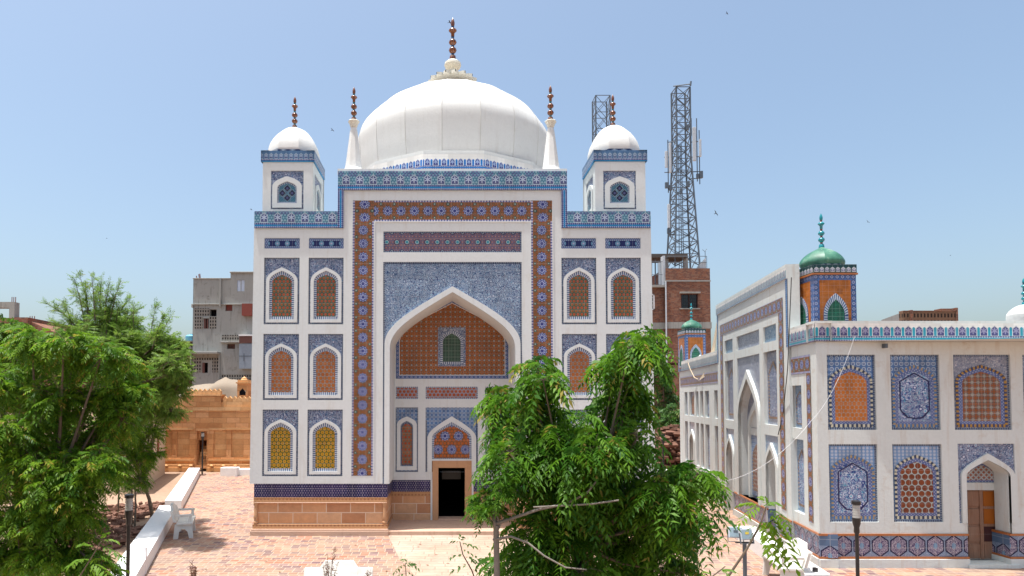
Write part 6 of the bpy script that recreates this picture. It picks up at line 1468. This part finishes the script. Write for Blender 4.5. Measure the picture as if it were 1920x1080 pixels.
# wispy fine-leaved tree behind
cl = [(150, 640, 34), (185, 610, 36), (225, 615, 38), (175, 650, 40), (215, 655, 44), (255, 645, 36), (130, 655, 28), (285, 665, 40), (318, 680, 34), (325, 655, 26), (300, 640, 30), (335, 700, 20), (300, 730, 36), (325, 735, 24), (270, 700, 40), (200, 690, 46), (140, 690, 40), (320, 770, 20), (290, 775, 22)]
yw_ = 18.0; b5 = at(120, 1000, yw_); wt = tree("feathery_tree", "feathery fine leaved tree with tall wispy shoots rising above the other left trees", "tree", cl, yw_, (b5.x, yw_, 0), "bark", "wispy", (.20, .34), 3.6, 10, 9, None, .09, .9, .15, .24, .26, top=tuple(at(205, 720, yw_)), limb_r=.03)
Pw, Dw, g = [], [], MB(); Bw = Vector((b5.x, yw_, 0))
for px0, py0, px1, py1 in [(150, 620, 85, 568), (160, 610, 138, 520), (170, 600, 148, 512), (178, 600, 172, 516), (186, 600, 190, 522), (195, 600, 205, 530), (140, 630, 118, 565), (205, 605, 226, 528), (215, 610, 243, 560), (225, 620, 262, 578), (150, 625, 104, 580), (165, 595, 160, 535), (250, 640, 250, 570), (280, 650, 292, 572), (285, 655, 310, 588), (292, 660, 322, 590), (190, 590, 182, 540), (175, 640, 155, 560), (200, 640, 198, 560), (160, 640, 128, 590), (215, 640, 222, 570), (180, 640, 178, 555), (235, 650, 250, 590), (145, 650, 110, 610), (190, 650, 200, 580), (235, 625, 268, 600), (130, 640, 98, 605), (300, 668, 330, 640), (180, 600, 132, 548), (200, 610, 214, 556), (230, 620, 238, 590)]:
    y_ = yw_ + rng.uniform(-.6, .6); a, b_ = at(px0, py0, y_), at(px1, py1, y_); m_ = a.lerp(b_, .5) + Vector((0, 0, .12)); g.tube([a - Bw, m_ - Bw, b_ - Bw], [.018, .012, .004], 4, cap=False)
    for k in range(70):
        t_ = k / 70; p = np.array(a.lerp(b_, t_)) + np.array([0, 0, .48 * t_ * (1 - t_)]); d = np.array((b_ - a).normalized()) * .7 + rng.normal(0, .55, 3); p = p + rng.normal(0, .06, 3) * (1 - t_)
        if rng.random() > t_ * .35: Pw.append(p); Dw.append(d)
V, Fq, UV = leaves(np.array(Pw), np.array(Dw), rng.uniform(.12, .24, len(Pw)), 6, .26, .28, .05); V -= np.array(Bw); npmesh("shoots", V, Fq, UV, M["wispy"], wt); g.build("shoot_stems", M["bark"], wt)
cl = [(15, 625, 34), (50, 640, 34), (10, 660, 36), (85, 655, 32), (50, 670, 36), (115, 665, 30), (-20, 620, 40)]
b6 = at(30, 1000, 14); tree("dark_tree", "dark leaved tree at the left edge in front of the unfinished brick building", "tree", cl, 14, (b6.x, 14, 0), "bark", "neemdark", (.20, .32), 1.8, 7, 7, None, .08, .6, .4, top=tuple(at(30, 760, 14)), limb_r=.03)
# trees in the gap behind
for nm, cl, Y, lab in (("cypress_like_tree", [(1232, 720, 24), (1236, 760, 28), (1234, 800, 26), (1250, 745, 20), (1242, 700, 16), (1225, 690, 20)], 46, "dark green tree in the shade of the brick building, behind the gap"), ("bushy_tree", [(1262, 775, 18), (1258, 800, 24), (1250, 830, 24), (1268, 820, 20), (1270, 790, 16), (1240, 845, 18)], 42, "brighter rounded green tree beside the far end of the hall")):
    b7 = at(1250, 900, Y); o = tree("background_tree", lab, "tree", cl, Y, (b7.x, Y, 0), "bark", "bushleaf", (.35, .6), 2.6, 8, 5, "trees behind the gap", .14, .7, .4, .4, .4, top=tuple(at(1248, 840, Y)), limb_r=.05)
# loose foreground sprays
def spray(name, label, cat, stem, specs, Y, mat="neem", L=.3, r=.006, pairs=8, group=None, droop=.5):
    P0 = at(*stem[0], Y); B = Vector((P0.x - .25, Y + .05, 0)); t = empty(name, label, cat, group, tuple(B))
    g = MB(); g.tube([Vector((0, 0, -.02)), (P0 - B) * .5 + Vector((-.05, 0, 0))] + [at(*s, Y) - B for s in stem], [r * 1.8, r * 1.6] + [r * (1.3 - .8 * i / len(stem)) for i in range(len(stem))], 6); g.build("stem", M["bark"], t, smooth=True)
    P, D, Ls = [], [], []
    for (x0, y0, x1, y1, dy) in specs:
        a, b_ = at(x0, y0, Y), at(x1, y1, Y + dy); P.append(np.array(a)); d = np.array(b_ - a); d[2] += .28 * np.linalg.norm(d); D.append(d); Ls.append(np.linalg.norm(d))
    V, Fq, UV = leaves(np.array(P), np.array(D), np.array(Ls), pairs, .36, L, droop, tone=rng.uniform(.3, .8, len(P))); V -= np.array(B); npmesh("leaves", V, Fq, UV, M[mat], t); return t
sp_ = [(1434, 962, 1492, 1052, .1), (1436, 958, 1497, 1022, -.1), (1432, 965, 1470, 1056, .15), (1428, 950, 1385, 936, .1), (1430, 948, 1388, 968, -.1), (1436, 950, 1432, 920, .1), (1425, 968, 1440, 1030, -.15), (1440, 955, 1480, 975, .15), (1428, 985, 1408, 1005, .1), (1434, 970, 1462, 1030, -.05), (1438, 960, 1488, 1000, .05), (1422, 985, 1400, 990, .1), (1430, 955, 1455, 930, .1), (1432, 975, 1452, 1046, .2)]
spray("neem_branch", "single leafy branch slanting up in front of the floodlight and right bench", "branch", [(1340, 1130), (1366, 1080), (1400, 1030), (1425, 985), (1436, 950)], sp_, 5.6, L=.24, r=.010)
spray("neem_branch", "small leafy sprig at the bottom edge left of the floodlight post", "branch", [(1290, 1130), (1330, 1085), (1360, 1062)], [(1345, 1072, 1378, 1062, 0), (1335, 1080, 1320, 1066, .1), (1350, 1066, 1370, 1078, -.1), (1300, 1100, 1330, 1076, 0)], 5.4, L=.26, r=.006)
spray("neem_branch", "leafy twigs at the lower left in front of the black lamp post foot", "branch", [(120, 1150), (150, 1080), (175, 1040), (190, 1015)], [(185, 1025, 232, 1040, 0), (178, 1040, 228, 1062, .1), (165, 1055, 215, 1078, -.1), (188, 1015, 222, 1008, .1), (180, 1030, 150, 1010, 0), (160, 1065, 200, 1085, .1), (150, 1080, 190, 1100, 0), (190, 1015, 200, 990, 0), (170, 1050, 130, 1050, .1)], 6.0, L=.25, r=.007)
spray("young_plant", "young plant with glossy leaves at the bottom edge left of the bare trunk", "plant", [(905, 1130), (885, 1070), (868, 1040), (862, 1015)], [(862, 1018, 848, 1010, 0), (864, 1020, 890, 1018, .1), (870, 1040, 845, 1040, 0), (872, 1045, 898, 1050, .1), (880, 1060, 850, 1062, 0), (885, 1070, 912, 1062, .1), (890, 1080, 860, 1085, -.1), (895, 1085, 925, 1075, 0), (866, 1030, 885, 1035, 0), (878, 1055, 905, 1040, .1), (862, 1016, 866, 1000, 0)], 8.0, "bushleaf", .42, .008, 3)
spray("young_plant", "small leafy shoot at the bottom edge right of the front bench", "plant", [(765, 1130), (762, 1090), (760, 1055)], [(760, 1055, 785, 1062, 0), (760, 1058, 740, 1068, .1), (761, 1070, 785, 1085, 0), (762, 1075, 735, 1085, 0), (760, 1055, 757, 1044, .1), (760, 1062, 775, 1050, 0)], 8.2, "bushleaf", .40, .006, 4)
def drystem(px, py, hpx, Y, lab):
    g = MB(); a = at(px, py, Y)
    g.tube([Vector((a.x, a.y, 0)), Vector((a.x + .03, a.y, a.z * .5)), a], [.010, .008, .006], 5)
    for k in range(7):
        dx, dh = rng.uniform(-.35, .45) * hpx, hpx * rng.uniform(.5, 1); b_ = at(px + dx * .4, py - dh, Y + rng.uniform(-.1, .1)); g.tube([a, a.lerp(b_, .5) + Vector((rng.uniform(-.03, .03), 0, 0)), b_], [.006, .004, .002], 4)
        for q in range(16): c = a.lerp(b_, rng.uniform(.35, 1)); e_ = c + Vector((rng.uniform(-.05, .05), rng.uniform(-.04, .04), rng.uniform(-.02, .05))); g.tube([c, e_], [.005, .0025], 4)
    tag(g.build("dry_stems", M["dry"]), lab, "dry plant", "dried plants")
drystem(618, 1110, 92, 9.5, "tall dried reddish stems in front of the middle bench"); drystem(363, 1100, 52, 9.5, "dried stems at the bottom edge right of the left low wall"); drystem(690, 1115, 50, 9.6, "few dried stems beside the right end of the middle bench")
# rubble of broken bricks in the planting pits and behind the gap
def rubble(name, x0, x1, y0, y1, n, s, hmax, lab, seed, zfun=None):
    rr = random.Random(seed); g = MB()
    for _ in range(n):
        x, y = rr.uniform(x0, x1), rr.uniform(y0, y1); z = zfun(x, y) * rr.random() if zfun else rr.uniform(0, hmax)
        fr = Matrix.Translation((x, y, z)) @ Matrix.Rotation(rr.uniform(0, 6), 4, "Z") @ Matrix.Rotation(rr.uniform(-.7, .7), 4, "X"); g.fr = fr; k = rr.uniform(.6, 1.2) * s; g.box(-.11 * k, .11 * k, -.055 * k, .055 * k, 0, .07 * k)
    o = g.build(name, M["rubble"]); return tag(o, lab, "rubble", kind="stuff")
rubble("brick_rubble", -12.5, -10.2, 20.0, 24.5, 260, 1.1, .12, "loose dark bricks round the planting pits left of the bench", 3)
rubble("brick_rubble", -11.0, -8.9, 16.0, 20.0, 240, 1.1, .12, "dark broken bricks behind the front low wall", 4)
rubble("brick_rubble", 12.0, 16.5, 37, 41, 900, 2.2, 2, "heap of broken bricks under the trees behind the gap", 6, lambda x, y: max(0, 2.4 - abs(x - 14) * .5))
# wooden trunks of saplings in the pits
for i, (px, pt_, pb, yy) in enumerate(((252, 895, 1000, 19.6), (246, 905, 990, 20.2), (221, 880, 960, 22))):
    a, b_ = at(px, pb, gy(pb)), at(px, pt_, gy(pb)); g = MB(); g.tube([a, a.lerp(b_, .5) + Vector((.04, 0, 0)), b_], [.035, .028, .02], 6); tag(g.build("sapling_stem", M["bark"], smooth=True), ["bare sapling stem just right of the black lamp post head", "second thin sapling stem beside the lamp post", "short thin sapling stem left of the lamp post"][i], "sapling", "thin sapling stems")

g = MB(); rr = random.Random(11)
for _ in range(420):
    x, y = rr.uniform(-9, 9), rr.uniform(12, 33)
    if 0 < x + 7.0 - (y - 14) * -.1 and not (y > YF - .3 and -6.2 < x < 6.4) and x < 7.4 + (y - 15) * .168:
        g.fr = Matrix.Translation((x, y, .012)) @ Matrix.Rotation(rr.uniform(0, 6), 4, "Z"); k = rr.uniform(.5, 1.4); g.face([(-.05 * k, 0, 0), (0, -.014 * k, .012), (.05 * k, 0, .004), (0, .014 * k, .01)], [(.6, .5)] * 4)
tag(g.build("leaf_litter", M["dry"]), "dry fallen leaves scattered over the brick pavement", "leaves", kind="stuff")
